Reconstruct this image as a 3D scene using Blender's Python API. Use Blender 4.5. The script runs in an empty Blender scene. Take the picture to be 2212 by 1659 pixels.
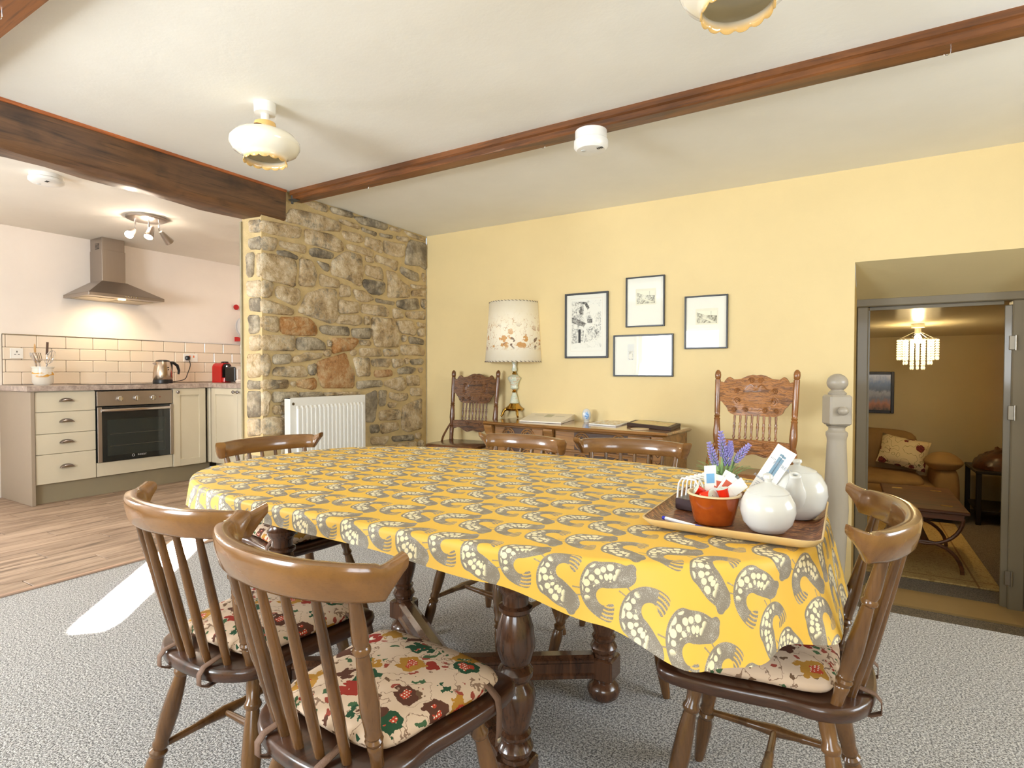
import bpy, bmesh, math, random
from mathutils import Vector, Matrix
R = random.Random(7)
PI = math.pi
scene = bpy.context.scene
COL = scene.collection

# ---------------------------------------------------------------- camera
F_PX, PITCH, ROLL, YAW, CAM_H = 1209.82, 0.0210, 0.0012, 0.5392, 1.0198
fw = Vector((-math.sin(YAW)*math.cos(PITCH), math.cos(YAW)*math.cos(PITCH), -math.sin(PITCH)))
rt0 = Vector((math.cos(YAW), math.sin(YAW), 0)); up0 = rt0.cross(fw)
rt = rt0*math.cos(ROLL) + up0*math.sin(ROLL); up = up0*math.cos(ROLL) - rt0*math.sin(ROLL)
CAM = Vector((0, 0, CAM_H))
cd = bpy.data.cameras.new('camera'); cam = bpy.data.objects.new('camera', cd); COL.objects.link(cam)
cd.sensor_width = 36; cd.lens = F_PX/2212*36; cd.clip_start = 0.02
cam.matrix_world = Matrix((( rt.x, up.x, -fw.x, CAM.x), (rt.y, up.y, -fw.y, CAM.y), (rt.z, up.z, -fw.z, CAM.z), (0, 0, 0, 1)))
scene.camera = cam
def ray(x, y): return fw + rt*((x-1106)/F_PX) + up*((829.5-y)/F_PX)
def at_z(x, y, z): d = ray(x, y); return CAM + d*((z-CAM.z)/d.z)
def at_x(x, y, X): d = ray(x, y); return CAM + d*(X/d.x)
def at_y(x, y, Y): d = ray(x, y); return CAM + d*(Y/d.y)
def at_d(x, y, D): return CAM + ray(x, y)*D
def depth(p): return (Vector(p)-CAM).dot(fw)

# ---------------------------------------------------------------- light and exposure
scene.view_settings.view_transform = 'Standard'
scene.view_settings.look = 'None'
scene.view_settings.gamma = 1.0
scene.view_settings.use_curve_mapping = False
scene.view_settings.exposure = 0.42
scene.cycles.max_bounces = 7; scene.cycles.diffuse_bounces = 5; scene.cycles.glossy_bounces = 3; scene.cycles.transmission_bounces = 4; scene.cycles.transparent_max_bounces = 6
scene.cycles.caustics_reflective = False; scene.cycles.caustics_refractive = False
world = bpy.data.worlds.new('sky'); scene.world = world; world.use_nodes = True
bg = world.node_tree.nodes['Background']; bg.inputs[0].default_value = (0.75, 0.87, 1.0, 1); bg.inputs[1].default_value = 0.6
def area(name, loc, direction, sx, sy, power, color, spread=PI):
    l = bpy.data.lights.new(name, 'AREA'); l.shape = 'RECTANGLE'; l.size = sx; l.size_y = sy
    l.energy = power; l.color = color; l.spread = spread
    o = bpy.data.objects.new(name, l); COL.objects.link(o); o.location = loc
    o.rotation_euler = Vector(direction).to_track_quat('-Z', 'Y').to_euler(); return o
area('daylight_dining_window', (-2.45, -1.80, 1.30), (0.05, 1, 0.45), 1.36, 0.96, 122, (0.84, 0.92, 1.0))
area('daylight_front_window', (0.60, -1.80, 1.35), (-0.15, 1, 0.30), 1.46, 1.02, 38, (0.84, 0.92, 1.0))
area('daylight_kitchen_window', (-6.03, -0.55, 1.45), (1, 0.25, 0.05), 0.9, 0.9, 100, (0.90, 0.95, 1.0))
area('added_window_fill', (2.10, 1.85, 1.35), (-1, 0.0, 0.30), 1.36, 0.96, 42, (0.84, 0.92, 1.0))  # fill light at an added window, brightens the stone wall and far ceiling
# low winter sun stood in for by a narrow area lamp inside the room
sun_dir = Vector((-0.70, 0.714, -0.325)).normalized()
_s0 = Vector((-3.09, 1.57, 0.0)) - sun_dir*4.5
SUN_LAMP_POS = _s0.copy()
_a = area('low_sun_beam', _s0, sun_dir, 0.115, 0.42, 420, (1.0, 0.96, 0.90), math.radians(1.2))

# ---------------------------------------------------------------- small helpers
def lin(c):
    return tuple(((v/255)/12.92 if v/255 <= 0.04045 else (((v/255)+0.055)/1.055)**2.4) for v in c) + (1.0,)
class NT:
    """thin wrapper to write node trees as expressions"""
    def __init__(s, name):
        s.m = bpy.data.materials.new(name); s.m.use_nodes = True; s.t = s.m.node_tree
        s.b = s.t.nodes['Principled BSDF']; s.out = s.t.nodes['Material Output']
    def n(s, typ, **k):
        nd = s.t.nodes.new(typ)
        for a, v in k.items(): setattr(nd, a, v)
        return nd
    def put(s, sock, v):
        if isinstance(v, bpy.types.NodeSocket): s.t.links.new(v, sock)
        elif v is not None: sock.default_value = v
    def math(s, op, a, b=None, c=None, clamp=False):
        nd = s.n('ShaderNodeMath', operation=op, use_clamp=clamp)
        for i, v in enumerate((a, b, c)): 
            if v is not None: s.put(nd.inputs[i], v)
        return nd.outputs[0]
    def mix(s, f, a, b, blend='MIX'):
        nd = s.n('ShaderNodeMix', data_type='RGBA', blend_type=blend)
        s.put(nd.inputs[0], f); s.put(nd.inputs[6], a); s.put(nd.inputs[7], b); return nd.outputs[2]
    def coord(s, kind='Object'): return s.n('ShaderNodeTexCoord').outputs[kind]
    def mapping(s, v, scale=(1, 1, 1), rot=(0, 0, 0), loc=(0, 0, 0)):
        nd = s.n('ShaderNodeMapping'); s.put(nd.inputs[0], v); nd.inputs['Scale'].default_value = scale
        nd.inputs['Rotation'].default_value = rot; nd.inputs['Location'].default_value = loc; return nd.outputs[0]
    def noise(s, v, scale, detail=3, rough=0.5, dist=0.0, col=False):
        nd = s.n('ShaderNodeTexNoise'); s.put(nd.inputs['Vector'], v); nd.inputs['Scale'].default_value = scale
        nd.inputs['Detail'].default_value = detail; nd.inputs['Roughness'].default_value = rough; nd.inputs['Distortion'].default_value = dist
        return nd.outputs['Color' if col else 'Fac']
    def voronoi(s, v, scale, feature='F1', rnd=1.0):
        nd = s.n('ShaderNodeTexVoronoi', feature=feature); s.put(nd.inputs['Vector'], v); nd.inputs['Scale'].default_value = scale
        nd.inputs['Randomness'].default_value = rnd; return nd
    def ramp(s, f, stops, interp='LINEAR'):
        nd = s.n('ShaderNodeValToRGB'); cr = nd.color_ramp; cr.interpolation = interp
        while len(cr.elements) < len(stops): cr.elements.new(0.5)
        for e, (p, c) in zip(cr.elements, stops): e.position = p; e.color = c if len(c) == 4 else lin(c)
        s.put(nd.inputs[0], f); return nd.outputs[0]
    def sep(s, v): nd = s.n('ShaderNodeSeparateXYZ'); s.put(nd.inputs[0], v); return nd.outputs
    def comb(s, x, y, z=0.0):
        nd = s.n('ShaderNodeCombineXYZ'); s.put(nd.inputs[0], x); s.put(nd.inputs[1], y); s.put(nd.inputs[2], z); return nd.outputs[0]
    def step(s, x, lo, hi):      # smooth 0..1 between lo and hi
        nd = s.n('ShaderNodeMapRange', interpolation_type='SMOOTHSTEP'); s.put(nd.inputs[0], x)
        nd.inputs[1].default_value = lo; nd.inputs[2].default_value = hi; return nd.outputs[0]
    def curve(s, x, pts):
        nd = s.n('ShaderNodeFloatCurve'); cv = nd.mapping.curves[0]
        while len(cv.points) < len(pts): cv.points.new(0.5, 0.5)
        for q, (a, b) in zip(cv.points, pts): q.location = (a, b)
        nd.mapping.update(); s.put(nd.inputs['Value'], x); return nd.outputs[0]
    def bump(s, h, strength=0.3, dist=0.01):
        nd = s.n('ShaderNodeBump'); s.put(nd.inputs['Height'], h); nd.inputs['Strength'].default_value = strength
        nd.inputs['Distance'].default_value = dist; s.t.links.new(nd.outputs[0], s.b.inputs['Normal'])
    def fin(s, col=None, rough=0.5, metal=0.0, spec=None, coat=None, trans=None, emit=None, estr=0.0, sheen=None):
        s.put(s.b.inputs['Base Color'], col); s.put(s.b.inputs['Roughness'], rough); s.b.inputs['Metallic'].default_value = metal
        if spec is not None: s.b.inputs['Specular IOR Level'].default_value = spec
        if coat is not None: s.b.inputs['Coat Weight'].default_value = coat; s.b.inputs['Coat Roughness'].default_value = 0.08
        if trans is not None: s.b.inputs['Transmission Weight'].default_value = trans
        if emit is not None: s.put(s.b.inputs['Emission Color'], emit); s.b.inputs['Emission Strength'].default_value = estr
        if sheen is not None: s.b.inputs['Sheen Weight'].default_value = sheen
        return s.m
def plain(name, rgb, rough=0.5, metal=0.0, var=0.06, scale=6.0, bump=0.0, bscale=60.0, **k):
    t = NT(name); v = t.coord(); f = t.noise(v, scale, 3)
    c1 = lin(tuple(max(0, x*(1-var)) for x in rgb)); c2 = lin(tuple(min(255, x*(1+var)) for x in rgb))
    c = t.mix(f, c1, c2)
    if bump: t.bump(t.noise(v, bscale, 3), bump, 0.004)
    return t.fin(c, rough, metal, **k)
def wood(name, light, dark, axis=2, rough=0.3, grain=9.0, coat=0.3, black=0.0, bump=0.12, fine=60.0, speck=0.55):
    t = NT(name); sc = [grain, grain, grain]; sc[axis] = grain*0.09
    v = t.mapping(t.coord(), scale=tuple(sc)); n1 = t.noise(v, 2.2, 5, 0.6, 1.2)
    sf = [fine, fine, fine]; sf[axis] = fine*0.04
    n2 = t.noise(t.mapping(t.coord(), scale=tuple(sf)), 2.5, 3, 0.6)
    c = t.ramp(n1, [(0.28, dark), (0.55, light), (0.78, tuple(min(255, x*1.12) for x in light))])
    c = t.mix(t.math('MULTIPLY', t.step(n2, 0.52, 0.72), speck), c, lin(tuple(x*0.55 for x in dark)))
    if black: c = t.mix(t.math('MULTIPLY', t.step(t.noise(t.coord(), 7, 4), 0.5, 0.75), black), c, lin((35, 24, 18)))
    t.bump(n2, bump, 0.002)
    return t.fin(c, rough, coat=coat)
def metal(name, rgb, rough=0.25, brushed=None):
    t = NT(name); v = t.coord()
    if brushed is not None:
        sc = [400, 400, 400]; sc[brushed] = 6; f = t.noise(t.mapping(v, scale=tuple(sc)), 1.0, 2)
        r = t.math('MULTIPLY_ADD', f, 0.2, rough)
    else: f = t.noise(v, 20, 2); r = rough
    return t.fin(t.mix(f, lin(tuple(x*0.93 for x in rgb)), lin(rgb)), r, 1.0)

class MB:
    """collects boxes, lathes, tubes and prisms into one mesh"""
    def __init__(s): s.v = []; s.f = []; s.uv = None; s.mi = []
    def add(s, vs, fs, mi=0):
        o = len(s.v); s.v += [tuple(p) for p in vs]; s.f += [tuple(i+o for i in f) for f in fs]; s.mi += [mi]*len(fs); return s
    def box(s, c, d, rz=0.0, bev=0.0, rot=None, mi=0):
        hx, hy, hz = d[0]/2, d[1]/2, d[2]/2
        M = rot if rot is not None else Matrix.Rotation(rz, 3, 'Z')
        c = Vector(c)
        b = min(bev, hx*0.9, hy*0.9, hz*0.9)
        if b <= 0:
            vs = [c + M @ Vector((sx*hx, sy*hy, sz*hz)) for sz in (-1, 1) for sx, sy in ((-1, -1), (1, -1), (1, 1), (-1, 1))]
            fs = [(3, 2, 1, 0), (4, 5, 6, 7)] + [(i, (i+1) % 4, (i+1) % 4+4, i+4) for i in range(4)]
            return s.add(vs, fs, mi)
        vs = []
        for z, q in ((-hz, b), (-hz+b, 0), (hz-b, 0), (hz, b)):
            x, y, e = hx-q, hy-q, b if q == 0 else b*0.5
            for px, py in ((-x+e, -y), (x-e, -y), (x, -y+e), (x, y-e), (x-e, y), (-x+e, y), (-x, y-e), (-x, -y+e)):
                vs.append(c + M @ Vector((px, py, z)))
        fs = [tuple(range(7, -1, -1)), tuple(range(24, 32))]
        for k in range(3):
            for i in range(8): j = (i+1) % 8; fs.append((k*8+i, k*8+j, k*8+8+j, k*8+8+i))
        return s.add(vs, fs, mi)
    def lathe(s, prof, c=(0, 0, 0), seg=20, M=None, cap=True, mi=0, sx=1.0, sy=1.0):
        c = Vector(c); vs = []; fs = []
        for r, z in prof:
            for k in range(seg):
                a = 2*PI*k/seg; p = Vector((r*math.cos(a)*sx, r*math.sin(a)*sy, z)); vs.append(c + (M @ p if M is not None else p))
        for i in range(len(prof)-1):
            for k in range(seg):
                j = (k+1) % seg; fs.append((i*seg+k, i*seg+j, (i+1)*seg+j, (i+1)*seg+k))
        if cap:
            fs.append(tuple(range(seg-1, -1, -1))); fs.append(tuple((len(prof)-1)*seg+k for k in range(seg)))
        return s.add(vs, fs, mi)
    def turned(s, a, b, prof, seg=14, mi=0):
        """lathe along the segment a->b; prof = (radius, t in 0..1)"""
        a, b = Vector(a), Vector(b); d = b-a; L = d.length; M = d.to_track_quat('Z', 'Y').to_matrix()
        return s.lathe([(r, t*L) for r, t in prof], a, seg, M, True, mi)
    def tube(s, pts, rad, seg=8, closed=False, mi=0, flat=1.0):
        pts = [Vector(p) for p in pts]; n = len(pts); vs = []; fs = []
        if not isinstance(rad, (list, tuple)): rad = [rad]*n
        pu = None
        for i, p in enumerate(pts):
            if closed: d = pts[(i+1) % n]-pts[i-1]
            else: d = pts[min(i+1, n-1)]-pts[max(i-1, 0)]
            d.normalize()
            if pu is None: pu = Vector((0, 0, 1)) if abs(d.z) < 0.9 else Vector((1, 0, 0))
            q = d.cross(pu)
            if q.length < 1e-6: q = d.orthogonal()
            q.normalize(); pu = q.cross(d).normalized()
            for k in range(seg):
                a = 2*PI*k/seg; vs.append(p + (q*math.cos(a) + pu*math.sin(a)*flat)*rad[i])
        m = n if closed else n-1
        for i in range(m):
            for k in range(seg):
                j = (k+1) % seg; i2 = (i+1) % n; fs.append((i*seg+k, i2*seg+k, i2*seg+j, i*seg+j))
        if not closed: fs.append(tuple(range(seg))); fs.append(tuple((n-1)*seg+k for k in range(seg-1, -1, -1)))
        return s.add(vs, fs, mi)
    def prism(s, poly, o, ex, ey, en, h, mi=0):
        """polygon (list of 2-D points) in the frame o,ex,ey pushed h along en"""
        o, ex, ey, en = Vector(o), Vector(ex), Vector(ey), Vector(en); n = len(poly)
        vs = [o+ex*x+ey*y for x, y in poly] + [o+ex*x+ey*y+en*h for x, y in poly]
        fs = [tuple(range(n-1, -1, -1)), tuple(range(n, 2*n))] + [(i, (i+1) % n, (i+1) % n+n, i+n) for i in range(n)]
        return s.add(vs, fs, mi)
    def ellipsoid(s, c, r, seg=10, rings=6, M=None, mi=0):
        prof = [(math.sin(PI*i/rings), -math.cos(PI*i/rings)) for i in range(rings+1)]; prof[0] = (1e-4, -1); prof[-1] = (1e-4, 1)
        c = Vector(c); S = Matrix.Diagonal(Vector(r)); T = (M @ S) if M is not None else S
        return s.lathe(prof, c, seg, T, True, mi)
    def quad(s, a, b, c, d, mi=0): return s.add([a, b, c, d], [(0, 1, 2, 3)], mi)
    def mesh(s, name, mats, smooth=True, angle=38):
        me = bpy.data.meshes.new(name); me.from_pydata(s.v, [], s.f)
        if not isinstance(mats, (list, tuple)): mats = [mats]
        for m in mats: me.materials.append(m)
        if len(mats) > 1: me.polygons.foreach_set('material_index', s.mi)
        bm = bmesh.new(); bm.from_mesh(me); bmesh.ops.recalc_face_normals(bm, faces=bm.faces); bm.to_mesh(me); bm.free()
        if smooth: me.shade_smooth(); me.set_sharp_from_angle(angle=math.radians(angle))
        me.update(); return me
    def build(s, name, mats, parent=None, smooth=True, angle=38, loc=None, rz=0.0):
        o = bpy.data.objects.new(name, s.mesh(name, mats, smooth, angle)); COL.objects.link(o)
        if parent is not None: o.parent = parent
        if loc is not None: o.location = loc
        o.rotation_euler[2] = rz; return o
def inst(name, me, parent=None, loc=(0, 0, 0), rz=0.0):
    o = bpy.data.objects.new(name, me); COL.objects.link(o); o.parent = parent; o.location = loc; o.rotation_euler[2] = rz; return o
def tag(o, label, cat, group=None, kind=None):
    o['label'] = label; o['category'] = cat
    if group: o['group'] = group
    if kind: o['kind'] = kind
    return o
def thing(name, label, cat, loc=(0, 0, 0), rz=0.0, group=None):
    o = bpy.data.objects.new(name, None); COL.objects.link(o); o.location = loc; o.rotation_euler[2] = rz; o.empty_display_size = 0.05
    return tag(o, label, cat, group)
def struct(o, label=None):
    o['kind'] = 'structure'
    if label: o['label'] = label
    return o
def text(body, size, mat, parent, M, name='lettering', align='CENTER'):
    c = bpy.data.curves.new(name, 'FONT'); c.body = body; c.size = size; c.align_x = align; c.align_y = 'CENTER'; c.extrude = 0.0002
    c.materials.append(mat); f = bpy.data.objects.new(name+'_font', c); COL.objects.link(f); dg = bpy.context.evaluated_depsgraph_get(); dg.update()
    me = bpy.data.meshes.new_from_object(f.evaluated_get(dg)); bpy.data.objects.remove(f); o = bpy.data.objects.new(name, me); COL.objects.link(o); o.parent = parent; o.matrix_local = M; return o
def frame_matrix(o, ex, ey):
    ex, ey = Vector(ex).normalized(), Vector(ey).normalized(); ez = ex.cross(ey).normalized(); ey = ez.cross(ex)
    return Matrix(((ex.x, ey.x, ez.x, o[0]), (ex.y, ey.y, ez.y, o[1]), (ex.z, ey.z, ez.z, o[2]), (0, 0, 0, 1)))
def cr_spline(pts, n):
    """Catmull-Rom through points, n samples per span"""
    P = [Vector(p) for p in pts]; P = [P[0]*2-P[1]] + P + [P[-1]*2-P[-2]]; out = []
    for i in range(1, len(P)-2):
        a, b, c, d = P[i-1:i+3]
        for k in range(n):
            t = k/n; out.append(0.5*((2*b)+(c-a)*t+(2*a-5*b+4*c-d)*t*t+(3*b-a-3*c+d)*t**3))
    out.append(P[-2]); return out
def interp(tab, x):
    if x <= tab[0][0]: return tab[0][1]
    for (a, va), (b, vb) in zip(tab, tab[1:]):
        if x <= b: u = (x-a)/(b-a); u = u*u*(3-2*u); return va+(vb-va)*u
    return tab[-1][1]

# ---------------------------------------------------------------- materials of the rooms
def m_wall(name, rgb, var=0.03):
    t = NT(name); v = t.coord(); n = t.noise(v, 2.2, 4, 0.6); fine = t.noise(v, 90, 3)
    c = t.mix(n, lin(tuple(x*(1-var) for x in rgb)), lin(tuple(min(255, x*(1+var)) for x in rgb)))
    t.bump(t.math('ADD', t.math('MULTIPLY', n, 2.0), t.math('MULTIPLY', fine, 0.15)), 0.25, 0.01)
    return t.fin(c, 0.75, spec=0.25)
M_YELLOW = m_wall('yellow_paint', (232, 210, 158)); M_CEIL = m_wall('cream_ceiling_paint', (241, 238, 228))
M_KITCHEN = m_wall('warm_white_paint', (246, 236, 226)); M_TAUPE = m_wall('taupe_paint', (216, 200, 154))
M_LOUNGE = m_wall('beige_paint', (205, 190, 150)); M_WHITEWALL = m_wall('white_paint', (238, 232, 220))
def m_carpet(name, a, b, c3):
    t = NT(name); v = t.coord(); s1 = t.noise(v, 210, 2, 0.75); s2 = t.noise(v, 120, 2, 0.6); big = t.noise(v, 2.5, 3)
    f = t.math('ADD', t.math('MULTIPLY', s1, 0.7), t.math('MULTIPLY', s2, 0.3))
    col = t.ramp(f, [(0.42, a), (0.5, b), (0.58, c3)])
    col = t.mix(t.math('MULTIPLY', big, 0.25), col, lin(tuple(x*0.8 for x in b)))
    t.bump(f, 0.9, 0.012)
    return t.fin(col, 0.95, spec=0.1, sheen=0.25)
M_CARPET = m_carpet('grey_fleck_carpet', (78, 75, 73), (176, 173, 170), (240, 238, 235))
M_CARPET2 = m_carpet('brown_fleck_carpet', (70, 58, 44), (122, 106, 84), (165, 150, 124))
M_BEAM = wood('dark_oak_beam', (104, 72, 44), (56, 38, 26), axis=1, rough=0.5, grain=6, coat=0.05, black=0.55, bump=0.4, fine=40)
M_JOIST = wood('red_pine_joist', (126, 76, 36), (72, 42, 20), axis=0, rough=0.42, grain=7, coat=0.15, black=0.25, bump=0.25, fine=40)
M_MORTAR = plain('sandy_mortar', (200, 176, 128), 0.95, var=0.12, scale=14, bump=0.7, bscale=120)
def m_stone(name, pale, mid, dark, wd):
    t = NT(name); v = t.n('ShaderNodeTexCoord').outputs['Object']
    rnd = t.n('ShaderNodeObjectInfo').outputs['Random']
    sh = t.comb(t.math('MULTIPLY', rnd, 37.0), t.math('MULTIPLY', rnd, 11.0), t.math('MULTIPLY', rnd, 23.0))
    va = t.n('ShaderNodeVectorMath', operation='ADD'); t.put(va.inputs[0], v); t.put(va.inputs[1], sh); v2 = va.outputs[0]
    n1 = t.noise(v2, 9, 6, 0.68); n2 = t.noise(v2, 38, 5, 0.75); n3 = t.noise(v2, 5, 4, 0.7)
    c = t.ramp(t.math('ADD', t.math('MULTIPLY', n1, 0.6), t.math('MULTIPLY', n2, 0.4)), [(0.32, dark), (0.45, mid), (0.58, pale), (0.72, tuple(min(255, x*1.12) for x in pale))])
    k = t.math('MULTIPLY', t.step(t.math('ADD', n3, t.math('MULTIPLY', n2, 0.45)), 0.72-wd, 0.92-wd), 0.75)
    c = t.mix(k, c, lin((92, 84, 74)))
    c = t.mix(t.math('MULTIPLY', t.math('SUBTRACT', rnd, 0.5), 0.35, clamp=True), c, lin((232, 214, 184)))
    t.bump(t.math('ADD', t.math('MULTIPLY', n1, 1.2), t.math('MULTIPLY', n2, 0.8)), 1.0, 0.022)
    return t.fin(c, 0.92, spec=0.2)
M_STONE = [m_stone('tan_rubble_stone', (234, 216, 184), (200, 172, 130), (112, 90, 68), 0.0),
           m_stone('rust_rubble_stone', (214, 182, 138), (190, 136, 82), (128, 88, 56), -0.05),
           m_stone('grey_rubble_stone', (212, 198, 172), (168, 152, 126), (88, 80, 70), 0.05)]
def m_plank(name='grey_oak_plank'):
    t = NT(name); rnd = t.n('ShaderNodeObjectInfo').outputs['Random']; v = t.coord()
    sh = t.comb(t.math('MULTIPLY', rnd, 31.0), t.math('MULTIPLY', rnd, 57.0), 0.0)
    va = t.n('ShaderNodeVectorMath', operation='ADD'); t.put(va.inputs[0], v); t.put(va.inputs[1], sh)
    n1 = t.noise(t.mapping(va.outputs[0], scale=(14, 1.3, 1)), 1.6, 5, 0.62, 0.6); n2 = t.noise(t.mapping(va.outputs[0], scale=(70, 3, 1)), 2, 3)
    c = t.ramp(n1, [(0.30, (88, 74, 62)), (0.44, (154, 130, 110)), (0.58, (190, 166, 144)), (0.78, (146, 126, 108))])
    c = t.mix(t.math('MULTIPLY', t.step(n2, 0.5, 0.7), 0.35), c, lin((92, 74, 60)))
    c = t.mix(t.math('MULTIPLY', rnd, 0.45), c, lin((132, 110, 92)))
    t.bump(n2, 0.15, 0.002)
    return t.fin(c, 0.5)
M_PLANK = m_plank(); M_GROUT = plain('dark_grout', (92, 78, 66), 0.9)
M_DOORP = plain('shaded_taupe_gloss', (126, 116, 96), 0.4, var=0.02, coat=0.15)  # door frame paint darkened to stand for the doorway's shade
M_GREYWOOD = plain('taupe_satin_paint', (158, 148, 132), 0.38, var=0.02, coat=0.2)
M_WHITE = plain('white_enamel', (240, 238, 232), 0.3, var=0.01, coat=0.2)
M_STEEL = metal('brushed_steel', (176, 166, 156), 0.3, 2); M_CHROME = metal('chrome', (225, 225, 228), 0.1)
M_BLACK = plain('black_plastic', (22, 22, 24), 0.35); M_DARKGLASS = NT('dark_oven_glass').fin((0.012, 0.016, 0.018, 1), 0.06, spec=0.6)
M_CAB = plain('sage_cream_cabinet', (212, 204, 182), 0.45, var=0.015); M_PLINTH = plain('plinth_taupe', (150, 140, 116), 0.5, var=0.02)
M_ENDP = plain('end_panel_shaded', (160, 146, 128), 0.5, var=0.02)  # cabinet end coloured darker to stand for shade on it

# ---------------------------------------------------------------- the shell
XS, YW, HC, XK, XF, HK = -3.26, 3.953, 2.2406, -5.877, -5.277, 2.2105
XR, YF, YE = 1.90, -1.60, 4.00          # right wall, wall behind the camera, end wall of the kitchen
XST, YST = -3.475, 2.287                # back and free end of the stone wall
LF, LB, WX0, WX1 = -0.42, 7.54, 0.0, 1.0  # lounge floor level, lounge back wall, stair well
EDGE = 2.856
def slab(name, pts, z, t, m, label):
    b = MB(); b.prism(pts, (0, 0, z), (1, 0, 0), (0, 1, 0), (0, 0, -1), t); return struct(b.build(name, m, smooth=False), label)
slab('floor', [(XS, YF), (XR, YF), (XR, YW), (WX1, YW), (WX1, EDGE), (WX0, EDGE), (WX0, YW), (XS, YW)], 0.0, 0.03, M_CARPET, 'grey flecked carpet of the dining room')
fl = slab('floor_kitchen', [(XK, YF), (XS, YF), (XS, YST), (XST, YST), (XST, YE), (XK, YE)], -0.006, 0.03, M_GROUT, 'dark grout bed under the kitchen planks')
struct(MB().box((XS-0.012, 0.95, 0.003), (0.03, 2*1.33, 0.012), bev=0.004).build('trim_1', metal('pale_threshold_strip', (214, 188, 172), 0.45), smooth=False), 'thin pinkish metal carpet threshold strip')
# kitchen planks, laid along Y with staggered joints
PW = 0.152
x = XS-0.028; row = 0
plank_mesh = {}
while x-PW > XK-0.02:
    y = YF + (row*0.37) % 0.9 - 0.9
    while y < YE:
        L = 0.9; y0, y1 = max(y, YF)+0.0012, min(y+L, YE)-0.0012
        hid = x-PW/2 < XF-0.12 and y0 > 1.75
        if y1-y0 > 0.05 and y1 > 0.2 and not hid:
            k = round(y1-y0, 3)
            if k not in plank_mesh: plank_mesh[k] = MB().box((0, 0, 0), (PW-0.004, k-0.002, 0.008), bev=0.0015).mesh('plank', M_PLANK, smooth=False)
            inst('plank', plank_mesh[k], fl, (x-PW/2, (y0+y1)/2, -0.004))
        y += L
    x -= PW; row += 1
def rect_prism(name, p0, p1, m, label): 
    c = [(a+b)/2 for a, b in zip(p0, p1)]; d = [abs(b-a) for a, b in zip(p0, p1)]
    return struct(MB().box(c, d).build(name, m, smooth=False), label)
rect_prism('ceiling', (XS-0.1, YF, HC), (XR, YW+0.05, HC+0.08), M_CEIL, 'cream painted dining room ceiling')
rect_prism('ceiling_kitchen', (XK, YF, HK), (XST+0.13, YE, HK+0.08), M_WHITEWALL, 'white kitchen ceiling beyond the beam')
# yellow wall with the doorway
DX0, DX1, DZ = 0.033, 0.98, 1.682
b = MB(); T = 0.5
b.box(((XS+DX0)/2, YW+T/2, HC/2+LF/2), (DX0-XS, T, HC-LF)); b.box(((DX0+DX1)/2, YW+0.03, (DZ+HC)/2), (DX1-DX0, 0.06, HC-DZ)); b.box(((DX1+XR)/2, YW+T/2, HC/2+LF/2), (XR-DX1, T, HC-LF))
struct(b.build('wall_back', M_YELLOW, smooth=False), 'pale yellow painted wall with the deep doorway')
# splayed reveal of the doorway: sloping head, left cheek
FY = 4.42
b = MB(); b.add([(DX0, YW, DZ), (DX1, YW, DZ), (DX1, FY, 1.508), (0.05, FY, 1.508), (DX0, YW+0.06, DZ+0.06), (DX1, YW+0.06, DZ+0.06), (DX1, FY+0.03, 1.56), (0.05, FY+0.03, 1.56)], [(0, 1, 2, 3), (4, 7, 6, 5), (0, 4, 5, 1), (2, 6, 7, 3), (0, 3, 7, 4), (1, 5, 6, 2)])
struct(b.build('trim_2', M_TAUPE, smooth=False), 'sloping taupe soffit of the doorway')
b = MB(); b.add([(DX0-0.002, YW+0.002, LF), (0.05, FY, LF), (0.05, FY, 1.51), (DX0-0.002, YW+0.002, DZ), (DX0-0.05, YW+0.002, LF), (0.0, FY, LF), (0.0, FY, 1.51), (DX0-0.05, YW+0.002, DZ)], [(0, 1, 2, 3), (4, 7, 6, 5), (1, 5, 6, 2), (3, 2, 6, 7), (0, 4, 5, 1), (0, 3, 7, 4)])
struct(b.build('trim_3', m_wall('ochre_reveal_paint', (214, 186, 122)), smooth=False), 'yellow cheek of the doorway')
# door frame and leaf
d = bpy.data.objects.new('door_1', None); COL.objects.link(d); struct(d, 'taupe painted door frame with the door folded open'); d.location = (0.47, FY, LF)
def dl(x, y, z): return (x-0.47, y-FY, z-LF)
b = MB(); b.box(dl(0.085, FY+0.05, (LF+1.457)/2), (0.066, 0.10, 1.457-LF), bev=0.006); b.box(dl(0.122, FY+0.075, (LF+1.437)/2), (0.012, 0.045, 1.437-LF)); b.build('jamb', M_DOORP, d, smooth=False)
b = MB(); b.box(dl(0.885, FY+0.05, (LF+1.457)/2), (0.075, 0.10, 1.457-LF), bev=0.006); b.build('jamb', M_DOORP, d, smooth=False)
b = MB(); b.box(dl(0.47, FY+0.05, 1.485), (0.88, 0.102, 0.055), bev=0.006); b.box(dl(0.47, FY+0.075, 1.447), (0.69, 0.045, 0.02)); b.build('door_head', M_DOORP, d, smooth=False)
ang = math.radians(72)
lx, ly = math.cos(ang), math.sin(ang)
leafM = Matrix(((lx, -ly, 0), (ly, lx, 0), (0, 0, 1)))
b = MB(); b.box(Vector(dl(0.835, FY+0.03, (LF+1.43)/2+0.005)) + leafM @ Vector((0.37, 0.0, 0)), (0.74, 0.042, 1.42-LF), rot=leafM, bev=0.004); lf = b.build('door_leaf', M_DOORP, d, smooth=False)
for hz in (1.20, 0.78, -0.22):
    b = MB(); b.box(dl(0.846, FY-0.004, hz), (0.03, 0.012, 0.085), bev=0.002); b.lathe([(0.006, -0.045), (0.006, 0.045)], dl(0.862, FY-0.012, hz), 8); b.build('hinge', metal('painted_steel_hinge', (170, 165, 155), 0.4), d)
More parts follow.
